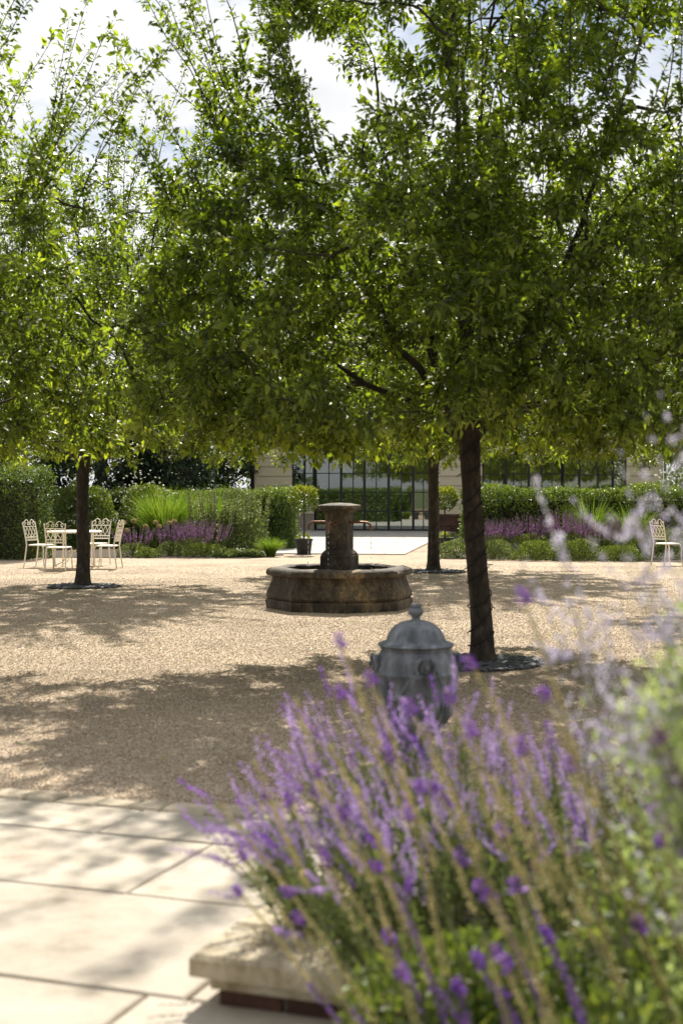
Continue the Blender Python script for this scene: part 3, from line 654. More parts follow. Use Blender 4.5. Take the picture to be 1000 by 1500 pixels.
def glazing(name, x0, x1, z0, z1, verts, thick, hz, par=house, pane_gap=0.0, label=None):
    """steel-framed glazing: outer frame, mullions and glazing bars with one pane in each opening"""
    fr = MB(); w_ = 0.045
    fr.box(x0, -0.03, z0, x1, 0.03, z0 + w_); fr.box(x0, -0.03, z1 - w_, x1, 0.03, z1)
    fr.box(x0, -0.03, z0 + w_, x0 + w_, 0.03, z1 - w_); fr.box(x1 - w_, -0.03, z0 + w_, x1, 0.03, z1 - w_)
    f = fr.obj(name, M['steel'], par, label=label)
    xs = [x0 + w_] ; edges = []
    cuts = sorted(verts)
    hw = {v: (0.045 if v in thick else 0.016) for v in cuts}
    prev = x0 + w_
    for v in cuts + [x1 - w_]:
        h = hw.get(v, 0.0); edges.append((prev, v - h)); prev = v + h
    for v in cuts: MB().box(v - hw[v], -0.026, z0 + w_, v + hw[v], 0.026, z1 - w_).obj('mullion' if v in thick else 'glazing_bar', M['steel'], f)
    zc = [z0 + w_] + sorted(hz) + [z1 - w_]
    for (a, b_) in edges:
        for k in range(len(zc) - 1):
            lo = zc[k] + (0.016 if k else 0); hi = zc[k + 1] - (0.016 if k < len(zc) - 2 else 0)
            if k: MB().box(a, -0.02, zc[k] - 0.016, b_, 0.02, zc[k] + 0.016).obj('glazing_bar', M['steel'], f)
            tl = random.uniform(-0.004, 0.004)
            MB().add([(a, -0.004 + tl, lo), (b_, -0.004 - tl, lo), (b_, -0.004 - tl, hi), (a, -0.004 + tl, hi), (a, 0.004 + tl, lo), (b_, 0.004 - tl, lo), (b_, 0.004 - tl, hi), (a, 0.004 + tl, hi)],
                     [(0, 1, 2, 3), (7, 6, 5, 4), (0, 4, 5, 1), (3, 2, 6, 7), (0, 3, 7, 4), (1, 5, 6, 2)]).obj('pane', M['glass'], f)
    return f
zs_ = [0.72, 1.40, 2.08]
dv = [s_at(p) for p in (481.6, 499.5, 517, 533.6, 551, 569, 587.6, 605, 620)]
door = glazing('glazed_doors', xd0 + 0.004, xd1 - 0.004, 0.03, 2.945, dv, [dv[1], dv[3], dv[5], dv[7]], zs_)
MB().tube([(dv[7] - 0.10, -0.06, 0.95), (dv[7] - 0.10, -0.10, 0.98), (dv[7] - 0.10, -0.10, 1.35), (dv[7] - 0.10, -0.06, 1.38)], 0.016, 8).obj('handle', M['steel'], door, True)
glazing('window', xw0 + .004, xw1 - 0.054, 0.96, 2.945, [s_at(446)], [s_at(446)], [1.40, 2.08])
hb('shutter', M['dark'], xw0 + 0.06, 0.08, 1.0, s_at(446) - 0.05, 0.12, 2.9)
cm = MB(); nx = 26; x0_, x1_ = s_at(447), xw1 - 0.06
cm.loft([[(x0_ + (x1_ - x0_) * i / nx, 0.16 + 0.025 * math.sin(i * 1.9), z) for i in range(nx)] + [(x1_ - (x1_ - x0_) * i / nx, 0.18 + 0.025 * math.sin((nx - i) * 1.9), z) for i in range(nx)] for z in (0.97, 2.9)])
cm.obj('curtain', M['curtain'], house)
wv = [s_at(p) for p in (718, 730, 741, 752, 763, 774, 784, 793, 808)]
glazing('window', xr0 + .004, xr1 - .004, 0.96, 2.745, wv, [wv[2], wv[5], wv[7]], [1.40, 2.05])
ov = [s_at(848), s_at(875), s_at(897)]
glazing('sliding_door', xo0 + .004, xo1 - .004, 0.03, 2.745, ov, ov, [2.0])
hb('dark_backing', M['dark'], xo0 + .05, 0.3, 0.03, xo1 - .3, 0.36, 2.74)  # dark panel set just inside the sliding door so the opening reads dark
# pale block added low behind the doors, standing in for the sunlit path's reflection
reflection_block = MB(); reflection_block.box(0.2, 1.5, 0.05, 2.2, 2.3, 0.42, 0.05); reflection_block.box(0.2, 2.1, 0.42, 2.2, 2.35, 0.8, 0.05)
tag(reflection_block.obj('reflection_block', M['inside']), 'pale block added inside the glazed doors for the reflection of the sunlit path', 'reflection_block'); so = bpy.data.objects['reflection_block']; so.location = HW(0); so.rotation_euler = (0, 0, -HA)
wl_ = MB(); wl_.lathe([(0.03, 0), (0.055, 0.02), (0.055, 0.22), (0.03, 0.24)], 12); wl_.box(-0.03, 0.0, 0.06, 0.03, 0.13, 0.18)
lamp = wl_.obj('wall_lamp', M['render_grey'], None, True); lamp.location = HW(s_at(943), 0.18, 2.26); lamp.rotation_euler = (0, 0, -HA); tag(lamp, 'small dark cylindrical lamp on the cream wall at the right end of the house', 'wall lamp')

# ------------------------------------------------------------------ hedges and shrubs
def scatter_hedge(x0, y0, x1, y1, h, thick, n, leaf, mat, name, label, cat, sd, wav=0.05, round_top=False):
    """clipped hedge between two ground points; leaves over a dense branch core"""
    g = np.random.default_rng(sd); L_ = math.hypot(x1 - x0, y1 - y0); rz = math.atan2(y1 - y0, x1 - x0)
    e = empty(name, (x0, y0, 0), rz, label, cat)
    c = MB(); c.box(0.24, -thick / 2 + 0.24, 0, L_ - 0.24, thick / 2 - 0.24, h - 0.25); c.obj('branch_core', M['dark'], e)
    n = int(n * 1.9); leaf *= 1.25
    area = np.array([L_ * h, L_ * h, L_ * thick, thick * h, thick * h]); fi = g.choice(5, n, p=area / area.sum()); a, b_ = g.uniform(0, 1, n), g.uniform(0, 1, n)
    P = np.zeros((n, 3)); Nn = np.zeros((n, 3))
    for k, (nx_, ny_, nz_) in enumerate([(0, -1, 0), (0, 1, 0), (0, 0, 1), (-1, 0, 0), (1, 0, 0)]):
        q = fi == k
        if k < 2: P[q] = np.stack([a[q] * L_, np.full(q.sum(), ny_ * thick / 2), b_[q] * h], 1)
        elif k == 2: P[q] = np.stack([a[q] * L_, (b_[q] - .5) * thick, np.full(q.sum(), h)], 1)
        else: P[q] = np.stack([np.full(q.sum(), 0 if k == 3 else L_), (a[q] - .5) * thick, b_[q] * h], 1)
        Nn[q] = (nx_, ny_, nz_)
    lump = wav * (np.sin(P[:, 0] * 3.1 + sd) + np.sin(P[:, 2] * 4.3 + P[:, 0] * 1.7) + np.sin(P[:, 1] * 5 + P[:, 0] * 6.1) * .6)
    P += Nn * (lump - 0.02 + g.uniform(-0.16, 0.05, n) + 0.16 * (g.random(n) < 0.05) * g.random(n))[:, None]; P += g.normal(size=(n, 3)) * 0.02; P[:, 2] = np.maximum(P[:, 2], 0.02)
    A = unit(Nn * 0.7 + rdirs(n, g) + np.array([0, 0, 0.45])); l_ = leaf * g.uniform(0.6, 1.3, n)
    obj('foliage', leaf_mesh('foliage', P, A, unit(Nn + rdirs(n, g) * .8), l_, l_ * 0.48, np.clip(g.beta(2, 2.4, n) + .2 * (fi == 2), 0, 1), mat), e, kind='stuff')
    return e
scatter_hedge(-10.4, 33.0, -6.75, 31.6, 1.95, 1.2, 12000, 0.055, M['yew'], 'yew_hedge', 'tall clipped dark yew hedge at the left edge, beside the cream chairs', 'hedge', 41)
scatter_hedge(-6.4, 39.2, -1.35, 38.2, 1.46, 0.9, 14000, 0.06, M['box'], 'clipped_hedge', 'long clipped green hedge behind the leafy grey-green shrub, left of the path', 'hedge', 42)
scatter_hedge(-2.2, 36.9, -1.25, 36.8, 1.42, 0.8, 5500, 0.055, M['box'], 'clipped_hedge', 'dark clipped hedge end behind the potted bay, left of the fountain column', 'hedge', 43)
scatter_hedge(3.05, 35.6, 8.6, 34.2, 1.52, 0.9, 17000, 0.055, M['box'], 'box_hedge', 'square clipped box hedge with a bright top, right of the nearest trunk', 'hedge', 44)

def mound(name, loc, rx, ry, h, n, leaf, mat, label, cat, sd, wr=0.45, up=0.5, group=None, shell=0.35, lumps=9, stem=True):
    g = np.random.default_rng(sd); e = empty(name, loc, 0, label, cat, group)
    if stem:
        b = MB()
        for i in range(12):
            a = g.uniform(0, 6.28); q = g.uniform(0.3, 0.8); b.tube([(0, 0, -0.02), (math.cos(a) * rx * q * .5, math.sin(a) * ry * q * .5, h * .4), (math.cos(a) * rx * q, math.sin(a) * ry * q, h * .75)], [.012, .009, .004], 5)
        b.obj('stems', M['stem'], e, True)
    dr = rdirs(n, g); dr[:, 2] = np.abs(dr[:, 2]); lc = rdirs(lumps, g); lc[:, 2] = np.abs(lc[:, 2]) * 0.8
    ld = (dr @ lc.T).max(1); rad = (0.72 + 0.33 * np.clip((ld - 0.72) / 0.28, 0, 1)) * (1 - g.uniform(0, 1, n) ** 2 * shell)
    P = dr * rad[:, None] * np.array([rx, ry, h]); P[:, 2] = np.maximum(P[:, 2], 0.015)
    A = unit(dr * 0.8 + rdirs(n, g) * 0.7 + np.array([0, 0, up])); l_ = leaf * g.uniform(0.6, 1.3, n)
    obj('foliage', leaf_mesh('foliage', P, A, unit(dr + np.array([0, 0, .4]) + rdirs(n, g) * .6), l_, l_ * wr, np.clip(g.beta(2, 2.4, n), 0, 1), mat), e, kind='stuff')
    return e, g
def petals_on(e, rx, ry, h, n, size, mat, g, name='blossom', zmin=0.2):
    """small blossoms over a mound: five little petals each, joined"""
    dr = rdirs(n * 3, g); dr = dr[dr[:, 2] > zmin][:n]; n = len(dr); C_ = dr * np.array([rx, ry, h]) * g.uniform(0.88, 1.05, n)[:, None]
    P = np.repeat(C_, 5, 0); A = unit(np.repeat(dr, 5, 0) * 0.5 + rdirs(n * 5, g)); obj(name, leaf_mesh(name, P, A, rdirs(n * 5, g), size, size * 0.8, g.uniform(0, 1, n * 5), mat), e, kind='stuff')
def far_spikes(e, rx, ry, z0, z1, n, length, mat, g, width=0.02, lean=0.25, name='flower_spikes'):
    """upright flower spikes seen from afar: stem and whorls of petals"""
    a = g.uniform(0, 6.28, n); r_ = np.sqrt(g.uniform(0, 1, n)); base = np.stack([np.cos(a) * r_ * rx, np.sin(a) * r_ * ry, np.full(n, z0)], 1)
    top = base + np.stack([np.cos(a) * r_ * lean, np.sin(a) * r_ * lean, g.uniform(0.75, 1.1, n) * (z1 - z0)], 1)
    paths = np.stack([base, base * 0.5 + top * 0.5, top], 1); V, Q = tubes_geo(paths, np.full((n, 3), 0.004), 3); st = obj('flower_stems', tri_mesh('flower_stems', V, Q, M['stem']), e, kind='stuff')
    m_ = 34; tt = g.uniform(0, 1, (n, m_)); dirn = unit(top - base); P = (top[:, None, :] - dirn[:, None, :] * (tt * length)[:, :, None]).reshape(-1, 3); sd_ = rdirs(n * m_, g); sd_[:, 2] *= 0.4
    A = unit(sd_ + np.array([0, 0, 0.4])); L_ = width * g.uniform(0.7, 1.3, n * m_) * (0.5 + 0.6 * tt.ravel()); obj(name, leaf_mesh(name, P, A, rdirs(n * m_, g), L_, L_ * 0.8, np.clip(g.normal(0.5, 0.2, n * m_) + np.repeat(g.normal(0, .15, n), m_), 0, 1), mat), st, kind='stuff')

e, g = mound('flowering_shrub', (-6.95, 37.5, 0), 1.15, 0.9, 2.15, 10000, 0.09, M['shrub'], 'loose white-flowered shrub between the yew hedge and the left trunk', 'shrub', 51); petals_on(e, 1.15, .9, 2.15, 170, 0.034, M['white'], g)
e, g = mound('flowering_shrub', (-5.2, 37.4, 0), 0.95, 0.9, 2.05, 9000, 0.09, M['shrub'], 'white-flowered shrub just right of the left trunk, behind the chairs', 'shrub', 52); petals_on(e, .95, .9, 2.05, 170, 0.034, M['white'], g)
mound('domed_shrub', (-5.6, 41.5, 0), 1.4, 1.2, 1.80, 6000, 0.07, M['box'], 'smooth domed green shrub behind the white-flowered one', 'shrub', 53)
mound('leafy_shrub', (-2.75, 34.6, 0), 1.05, 0.8, 1.34, 0 + 6000, 0.075, M['sage'], 'grey-green leafy shrub with upright whorled stems, left of the potted bay', 'shrub', 54, up=0.8)
# upright whorled stems of that shrub
e = bpy.data.objects['leafy_shrub']; g = np.random.default_rng(540)
far_spikes(e, 1.0, .75, 0.5, 1.5, 130, 0.75, M['sage'], g, 0.06, 0.15, 'leaf_whorls')
e, g = mound('flowering_shrub', (8.85, 35.5, 0), 1.25, 1.1, 3.0, 7000, 0.09, M['sage'], 'tall pale shrub with clusters of white flowers at the right edge', 'shrub', 55); petals_on(e, 1.25, 1.1, 3.0, 260, 0.06, M['white'], g)

def grass_clump(loc, n, h, spread, width, label, sd, name='ornamental_grass', mat=None, cat='ornamental grass', group=None, base=0.2):
    g = np.random.default_rng(sd); e = empty(name, loc, 0, label, cat, group); k = 6
    a = g.uniform(0, 6.28, n); out = np.stack([np.cos(a), np.sin(a), np.zeros(n)], 1); r0 = np.sqrt(g.uniform(0, 1, n)) * base
    hh = h * g.uniform(0.6, 1.1, n); sp = spread * g.uniform(0.15, 1.0, n); ts = np.linspace(0, 1, k)
    P = (out * r0[:, None])[:, None, :] + out[:, None, :] * (sp[:, None] * ts ** 2.0)[:, :, None]
    P[:, :, 2] += hh[:, None] * (ts * 1.15 - 0.30 * ts ** 3 * (sp / spread)[:, None]); tang = unit(np.gradient(P, axis=1)); s = unit(np.cross(tang, rdirs(n, g)[:, None, :]))
    wd = width * (1 - ts ** 1.5)[None, :, None] * 0.5 + 0.0006
    V = np.stack([P - s * wd, P + s * wd], 2).reshape(-1, 3); o = (np.arange(n) * k * 2)[:, None] + np.arange(k - 1)[None, :] * 2
    Q = np.stack([o, o + 1, o + 3, o + 2], -1).reshape(-1, 4); obj('blades', tri_mesh('blades', V, Q, mat or M['grass'], np.repeat(np.clip(g.beta(2, 2, n), 0, 1), k * 2)), e, kind='stuff')
    return e
grass_clump((-4.35, 35.2, 0), 1500, 1.45, 0.85, 0.014, 'big fountain of bright green grass behind the purple flowers on the left', 61, base=.38)
grass_clump((-3.45, 36.2, 0), 1200, 1.40, 0.8, 0.014, 'bright green grass clump beside the grey-green leafy shrub', 62, base=.36)
grass_clump((-1.62, 32.55, 0), 800, 0.42, 0.36, 0.007, 'low tuft of fine grass at the bed corner left of the potted bay', 63, 'grass_tuft', base=0.10)
grass_clump((5.75, 32.9, 0), 420, 1.25, 0.75, 0.016, 'arching grass before the box hedge, above the right purple flowers', 64, base=.15)
grass_clump((6.7, 32.6, 0), 300, 1.15, 0.7, 0.016, 'arching grass at the right end of the box hedge, beyond the pale flower stems', 65, base=.15)

def flower_mound(name, loc, rx, ry, h, nl, mat, label, sd, nsp=0, top=0.7, pm=None, length=0.22, group=None, leaf=0.045):
    e, g = mound(name, loc, rx, ry, h, nl, leaf, mat, label, 'flowers', sd, group=group)
    if nsp: far_spikes(e, rx * 0.9, ry * 0.9, h * 0.55, top, nsp, length, pm, g, 0.028, 0.2)
    return e
GP = 'purple salvia clumps in the far beds'
flower_mound('salvia_clump', (-4.75, 32.6, 0), .42, .4, .40, 1500, M['sage'], 'muted purple clump right beside the cream chairs', 71, 40, .66, M['magenta'], .3, GP)
flower_mound('salvia_clump', (-3.95, 32.8, 0), .45, .4, .42, 1700, M['sage'], 'violet salvia clump under the pale allium heads', 72, 60, .72, M['magenta'], .3, GP)
flower_mound('salvia_clump', (-3.15, 32.5, 0), (.55), .42, .42, 2200, M['shrub'], 'widest purple salvia clump, just left of the low leafy ground plants', 73, 80, .80, M['magenta'], .34, GP)
flower_mound('salvia_clump', (-3.6, 33.4, 0), .5, .4, .5, 1500, M['shrub'], 'violet salvia clump behind the widest purple one', 74, 60, .85, M['magenta'], .32, GP)
flower_mound('leafy_ground_plant', (-2.55, 32.2, 0), .38, .3, .20, 1300, M['sage'], 'low grey-green leaf mound right of the widest purple clump', 75, leaf=.07)
flower_mound('leafy_ground_plant', (-2.02, 32.25, 0), .34, .3, .19, 1300, M['sage'], 'low grey-green leaf mound beside the fine grass tuft', 76, leaf=.07)
flower_mound('leafy_ground_plant', (-4.4, 32.1, 0), .3, .25, .26, 900, M['shrub'], 'small green mound at the front of the bed below the violet clump', 77)
flower_mound('catmint_mound', (2.6, 31.9, 0), .45, .42, .52, 2200, M['sage'], 'grey-green catmint mound beside the right potted bay', 78)
flower_mound('catmint_mound', (3.35, 31.4, 0), .55, .45, .55, 2600, M['sage'], 'grey-green catmint mound just right of the nearest trunk', 79, 40, .8, M['magenta'], .2)
flower_mound('catmint_mound', (4.25, 31.0, 0), .55, .45, .52, 2600, M['shrub'], 'green catmint mound under the right purple flowers', 80)
flower_mound('catmint_mound', (5.1, 30.8, 0), .6, .45, .58, 2800, M['shrub'], 'dark green catmint mound in front of the arching grass', 81, 30, .85, M['magenta'], .2)
flower_mound('catmint_mound', (6.0, 30.7, 0), .55, .45, .42, 2400, M['shrub'], 'low green catmint mound nearest the right chair', 82)
for (x, y, lb, sd) in ((3.5, 32.6, 'purple salvia clump before the left end of the box hedge', 83), (4.3, 32.3, 'purple salvia clump before the middle of the box hedge, pink-tipped', 84), (5.0, 32.0, 'purple salvia clump at the foot of the arching grass', 85), (5.8, 31.7, 'dark purple salvia clump right of the arching grass', 86), (6.5, 31.4, 'purple salvia clump beside the right chair', 87)):
    flower_mound('salvia_clump', (x, y, 0), .5, .42, .68, 2200, M['shrub'], lb, sd, 60 + 25 * (sd % 3), (.95, 1.06, .86)[sd % 3], M['magenta'], .40, GP)
flower_mound('leafy_ground_plant', (7.2, 31.6, 0), .6, .5, .85, 1900, M['sage'], 'pale leafy plant behind the right chair', 88, leaf=.07)

# allium seed heads
for i, (px, py) in enumerate([(181, 765), (196, 763), (213, 771), (228, 765), (233, 771), (248, 766), (255, 764), (186, 777)]):
    x, y, z = at(px, py, d=33.2)
    lbs = ['leftmost allium head, highest beside the chairs', 'second allium head from the left, above the chair side', 'allium head low between the chairs and the grass', 'pale allium head before the tall grass, fourth from left', 'allium head touching the one above it, before the tall grass', 'allium head above the violet flowers, second from the right', 'rightmost allium head, above the violet flowers', 'lowest allium head, beside the cream chair back']
    e = empty('allium', (x, y, 0), 0, lbs[i], 'allium', 'allium seed heads in the left bed'); g = np.random.default_rng(900 + i)
    MB().tube([(0, 0, 0), (0.01, 0, z * .5), (0, 0, z)], 0.006, 5).obj('stalk', M['stem'], e, True)
    dr = rdirs(260, g); obj('seed_head', leaf_mesh('seed_head', dr * 0.02 + np.array([0, 0, z]), dr, rdirs(260, g), 0.045, 0.012, g.uniform(0, 1, 260), M['allium']), e)

# potted standard bays
def potted_bay(loc, label, sd, ch=1.32, r_=0.31):
    g = np.random.default_rng(sd); e = empty('potted_bay', loc, 0, label, 'potted tree', 'standard bays in dark pots by the path')
    p = MB(); p.lathe([(0.15, 0.0), (0.16, 0.01), (0.20, 0.32), (0.215, 0.33), (0.215, 0.37), (0.19, 0.37), (0.185, 0.33)], 20); p.obj('pot', M['pot'], e, True)
    MB().lathe([(0.18, 0.30), (0.18, 0.335)], 16).obj('compost', M['soil'], e)
    MB().tube([(0, 0, 0.3), (0.012, 0, 0.7), (-0.005, 0.01, ch)], [0.02, 0.018, 0.014], 8).obj('stem', M['bark'], e, True)
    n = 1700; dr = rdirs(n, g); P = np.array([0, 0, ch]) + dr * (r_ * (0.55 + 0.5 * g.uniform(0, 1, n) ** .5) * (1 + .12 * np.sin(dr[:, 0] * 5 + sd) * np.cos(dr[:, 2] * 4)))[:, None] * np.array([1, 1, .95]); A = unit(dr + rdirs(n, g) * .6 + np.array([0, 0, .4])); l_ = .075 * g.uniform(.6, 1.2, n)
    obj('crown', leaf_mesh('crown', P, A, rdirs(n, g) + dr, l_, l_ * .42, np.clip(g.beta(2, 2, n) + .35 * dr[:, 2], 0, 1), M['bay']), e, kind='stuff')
    n = 60; dr = rdirs(n, g); dr[:, 2] = abs(dr[:, 2]); obj('underplanting', leaf_mesh('underplanting', dr * .1 + np.array([0, 0, .36]), dr, rdirs(n, g), .08, .04, g.uniform(.4, 1, n), M['bay']), e, kind='stuff')
x, y, _ = at(445, 812); potted_bay((x, y, 0.0), 'potted standard bay left of the fountain column', 1)
x, y, _ = at(651, 812); potted_bay((x, y, 0.025), 'potted standard bay right of the fountain, between the two trunks', 2, 1.30, .27)

# ------------------------------------------------------------------ FOUNTAIN
FX, FD = at(497, 850, d=19.0)[0], 19.0
FR = R(-19.0)
ft = empty('fountain', (FX, FD, 0), 0, 'weathered octagonal stone fountain with a square spouting column in the gravel', 'fountain')
def octv(r_, k, z): 
    a = R(-90 + 5.5 + 45 * k); return Vector((r_ * math.cos(a), r_ * math.sin(a), z))
def oct_piece(prof, k, gap=0.004, n=7, jit=0.0, sd=0):
    """one side of the octagon: profile (radius, height) swept between two corners"""
    g = np.random.default_rng(sd + k); b = MB(); rings = []
    for i in range(n + 1):
        q = i / n; ring = []
        for (r_, z) in prof:
            p = octv(r_, k, z).lerp(octv(r_, k + 1, z), q)
            if i in (0, n): p = p + (octv(r_, k + 1, z) - octv(r_, k, z)).normalized() * (gap if i == 0 else -gap)
            ring.append(p + Vector(g.normal(size=3)) * jit)
        rings.append(ring)
    b.loft(rings); return b
plin = [(0.975, -0.02), (0.985, 0.10), (0.970, 0.125), (0.80, 0.125), (0.80, -0.02)]
pan = [(0.955, 0.130), (0.978, 0.165), (0.968, 0.22), (0.935, 0.30), (0.905, 0.37), (0.893, 0.425), (0.80, 0.425), (0.80, 0.130)]
rim = [(0.905, 0.430), (0.950, 0.432), (0.978, 0.450), (0.984, 0.480), (0.972, 0.512), (0.935, 0.534), (0.86, 0.545), (0.775, 0.542), (0.752, 0.525), (0.755, 0.430)]
for k in range(8):
    oct_piece(plin, k, 0.003, 7, 0.003, 10).obj('plinth_stone', M['fstone'], ft, True)
    oct_piece(pan, k, 0.0005, 9, 0.003, 30).obj('basin_panel', M['fstone'], ft, True)
    oct_piece(rim, k, 0.003, 9, 0.0035, 50).obj('rim_stone', M['fstone'], ft, True)
wv_ = MB(); wv_.add([tuple(octv(0.80, k, 0.40)) for k in range(8)], [tuple(range(8))]); wv_.obj('water', M['water'], ft)
MB().loft([[octv(0.80, k, 0.002) for k in range(8)], [octv(0.80, k, 0.03) for k in range(8)]]).obj('basin_floor', M['fstone'], ft)
colr = empty('column', (0, 0, 0)); colr.parent = ft; colr.rotation_euler = (0, 0, FR)
def chsq(h, c, z): return [(-h + c, -h, z), (h - c, -h, z), (h, -h + c, z), (h, h - c, z), (h - c, h, z), (-h + c, h, z), (-h, h - c, z), (-h, -h + c, z)]
b = MB(); b.loft([chsq(.205, .012, .02), chsq(.205, .012, .69), chsq(.195, .012, .70), chsq(.195, .02, .72), chsq(.175, .02, .75), chsq(.157, .024, .77)]); b.obj('column_base', M['fstone'], colr, False)
b = MB(); b.loft([chsq(.152, .024, .772), chsq(.152, .024, .95), chsq(.151, .024, 1.2), chsq(.152, .024, 1.25)]); b.obj('column_shaft', M['fstone'], colr)
b = MB(); b.loft([chsq(.158, .024, 1.252), chsq(.168, .026, 1.266), chsq(.176, .028, 1.272), chsq(.190, .03, 1.292), chsq(.214, .034, 1.305), chsq(.236, .04, 1.318), chsq(.240, .04, 1.324), chsq(.240, .04, 1.358), chsq(.230, .04, 1.367), chsq(.12, .03, 1.390), chsq(.03, .01, 1.397)]); b.obj('column_cap', M['fstone'], colr)
for a in range(4):
    q = Matrix.Rotation(a * math.pi / 2, 3, 'Z')
    pts = [(0, -0.14, 1.135), (0, -0.24, 1.14), (0, -0.36, 1.14), (0, -0.40, 1.132), (0, -0.43, 1.108), (0, -0.44, 1.07), (0, -0.44, 1.035)]
    b = MB(); b.tube([q @ Vector(p) for p in pts], [.02, .016, .016, .016, .016, .017, .019], 10); sp = b.obj('spout', M['pipe'], colr, True)
    b = MB(); b.tube([q @ Vector((0, -.148, 1.135)), q @ Vector((0, -.162, 1.135))], .034, 12); b.obj('rosette', M['pipe'], sp, True)
    b = MB(); g = np.random.default_rng(70 + a); pr = [Vector((g.normal() * .003, -0.44 - 0.012 * (i / 9), 1.035 - (1.035 - 0.40) * (i / 9))) for i in range(10)]
    for i in range(9):
        if g.random() < 0.75:
            L_ = g.uniform(.25, .9); c = pr[i].lerp(pr[i + 1], L_); b.tube([q @ pr[i], q @ pr[i].lerp(c, .5), q @ c], [.002, .0065, .003], 5)
    b.obj('water_stream', M['stream'], sp, True)

# ------------------------------------------------------------------ LIDDED URN
ux, ud, _ = at(609, 1000, d=8.5)
urn = empty('lidded_urn', (ux, ud, 0), R(20), 'grey lead urn with a domed finial lid behind the purple flowers', 'urn')
prof = [(0.15, 0.0), (0.155, 0.05), (0.12, 0.07), (0.09, 0.09), (0.10, 0.115), (0.135, 0.15), (0.185, 0.23), (0.222, 0.32), (0.243, 0.41), (0.249, 0.49), (0.255, 0.498), (0.255, 0.512), (0.247, 0.52), (0.242, 0.56), (0.226, 0.61), (0.208, 0.64), (0.212, 0.65), (0.212, 0.66)]
MB().lathe(prof, 48).obj('body', M['lead'], urn, True)
lid = MB(); nl = 48; rings = []
for r_, z in [(0.19, 0.652), (0.222, 0.662), (0.230, 0.672), (0.222, 0.682), (0.195, 0.690), (0.180, 0.697), (0.172, 0.712), (0.163, 0.735), (0.146, 0.764), (0.120, 0.790), (0.085, 0.808), (0.045, 0.818), (0.028, 0.822)]:
    rings.append([((r_ * (1 + (0.022 * math.cos(k * 12 * 2 * math.pi / nl) if 0.05 < r_ < 0.175 else 0))) * math.cos(2 * math.pi * k / nl), (r_ * (1 + (0.022 * math.cos(k * 12 * 2 * math.pi / nl) if 0.05 < r_ < 0.175 else 0))) * math.sin(2 * math.pi * k / nl), z) for k in range(nl)])
lid.loft(rings); lo = lid.obj('lid', M['lead'], urn, True)
MB().lathe([(0.03, 0.815), (0.024, 0.83), (0.030, 0.842), (0.044, 0.855), (0.047, 0.872), (0.040, 0.887), (0.030, 0.893), (0.036, 0.902), (0.034, 0.912), (0.015, 0.918)], 20).obj('finial', M['lead'], lo, True)
for k in range(4):     # mask heads with garlands between
    a = R(-100 + 90 * k); b = MB(); c = Vector((math.cos(a) * .235, math.sin(a) * .235, .565))
    q = Matrix.Rotation(a, 3, 'Z')
    def qq(x, y, z): return c + q @ Vector((x, y, z))
    rr = [[qq(-0.02 + 0.05 * math.cos(t_) * 0.9, 0.045 * math.sin(u_) * math.sin(t_ * 0 + 1), 0.0) for u_ in (0,)] for t_ in (0,)]
    ring = []
    for i in range(9):
        th = math.pi * i / 8; ring.append([qq(0.028 * math.sin(th) * math.cos(f_) * (1 if math.cos(f_) > 0 else .5), 0.042 * math.sin(th) * math.sin(f_), 0.055 * math.cos(th)) for f_ in [2 * math.pi * j / 12 for j in range(12)]])
    b.loft(ring)
    b.tube([qq(.036, 0, .018), qq(.048, 0, -.004), qq(.038, 0, -.012)], [.007, .011, .006], 6)
    for s_ in (-1, 1):
        b.tube([qq(.022, s_ * .025, .05), qq(.025, s_ * .052, .03), qq(.012, s_ * .058, -.01), qq(.02, s_ * .046, -.045)], [.012, .014, .012, .006], 6)
    b.obj('mask', M['lead'], urn, True)
    b = MB(); pts = []
    for i in range(13):
        t_ = i / 12; aa = a + R(16) + R(58) * t_; z = .545 - .17 * math.sin(math.pi * t_); rr_ = .243 if z > .42 else .243 - (.42 - z) * .08; pts.append((math.cos(aa) * rr_, math.sin(aa) * rr_, z))
    b.tube(pts, [.009 + .012 * math.sin(math.pi * i / 12) * (1 if i % 2 else .75) for i in range(13)], 7); b.obj('garland', M['lead'], urn, True)
    b = MB(); aa = a + R(45)
    for s_ in range(5):
        a2 = aa + R((s_ - 2) * 7); b.tube([(math.cos(a2) * .232, math.sin(a2) * .232, .36), (math.cos(a2) * .212, math.sin(a2) * .212, .27), (math.cos(a2) * .165, math.sin(a2) * .165, .19)], [.006, .017, .005], 6)
    b.obj('leaf_relief', M['lead'], urn, True)

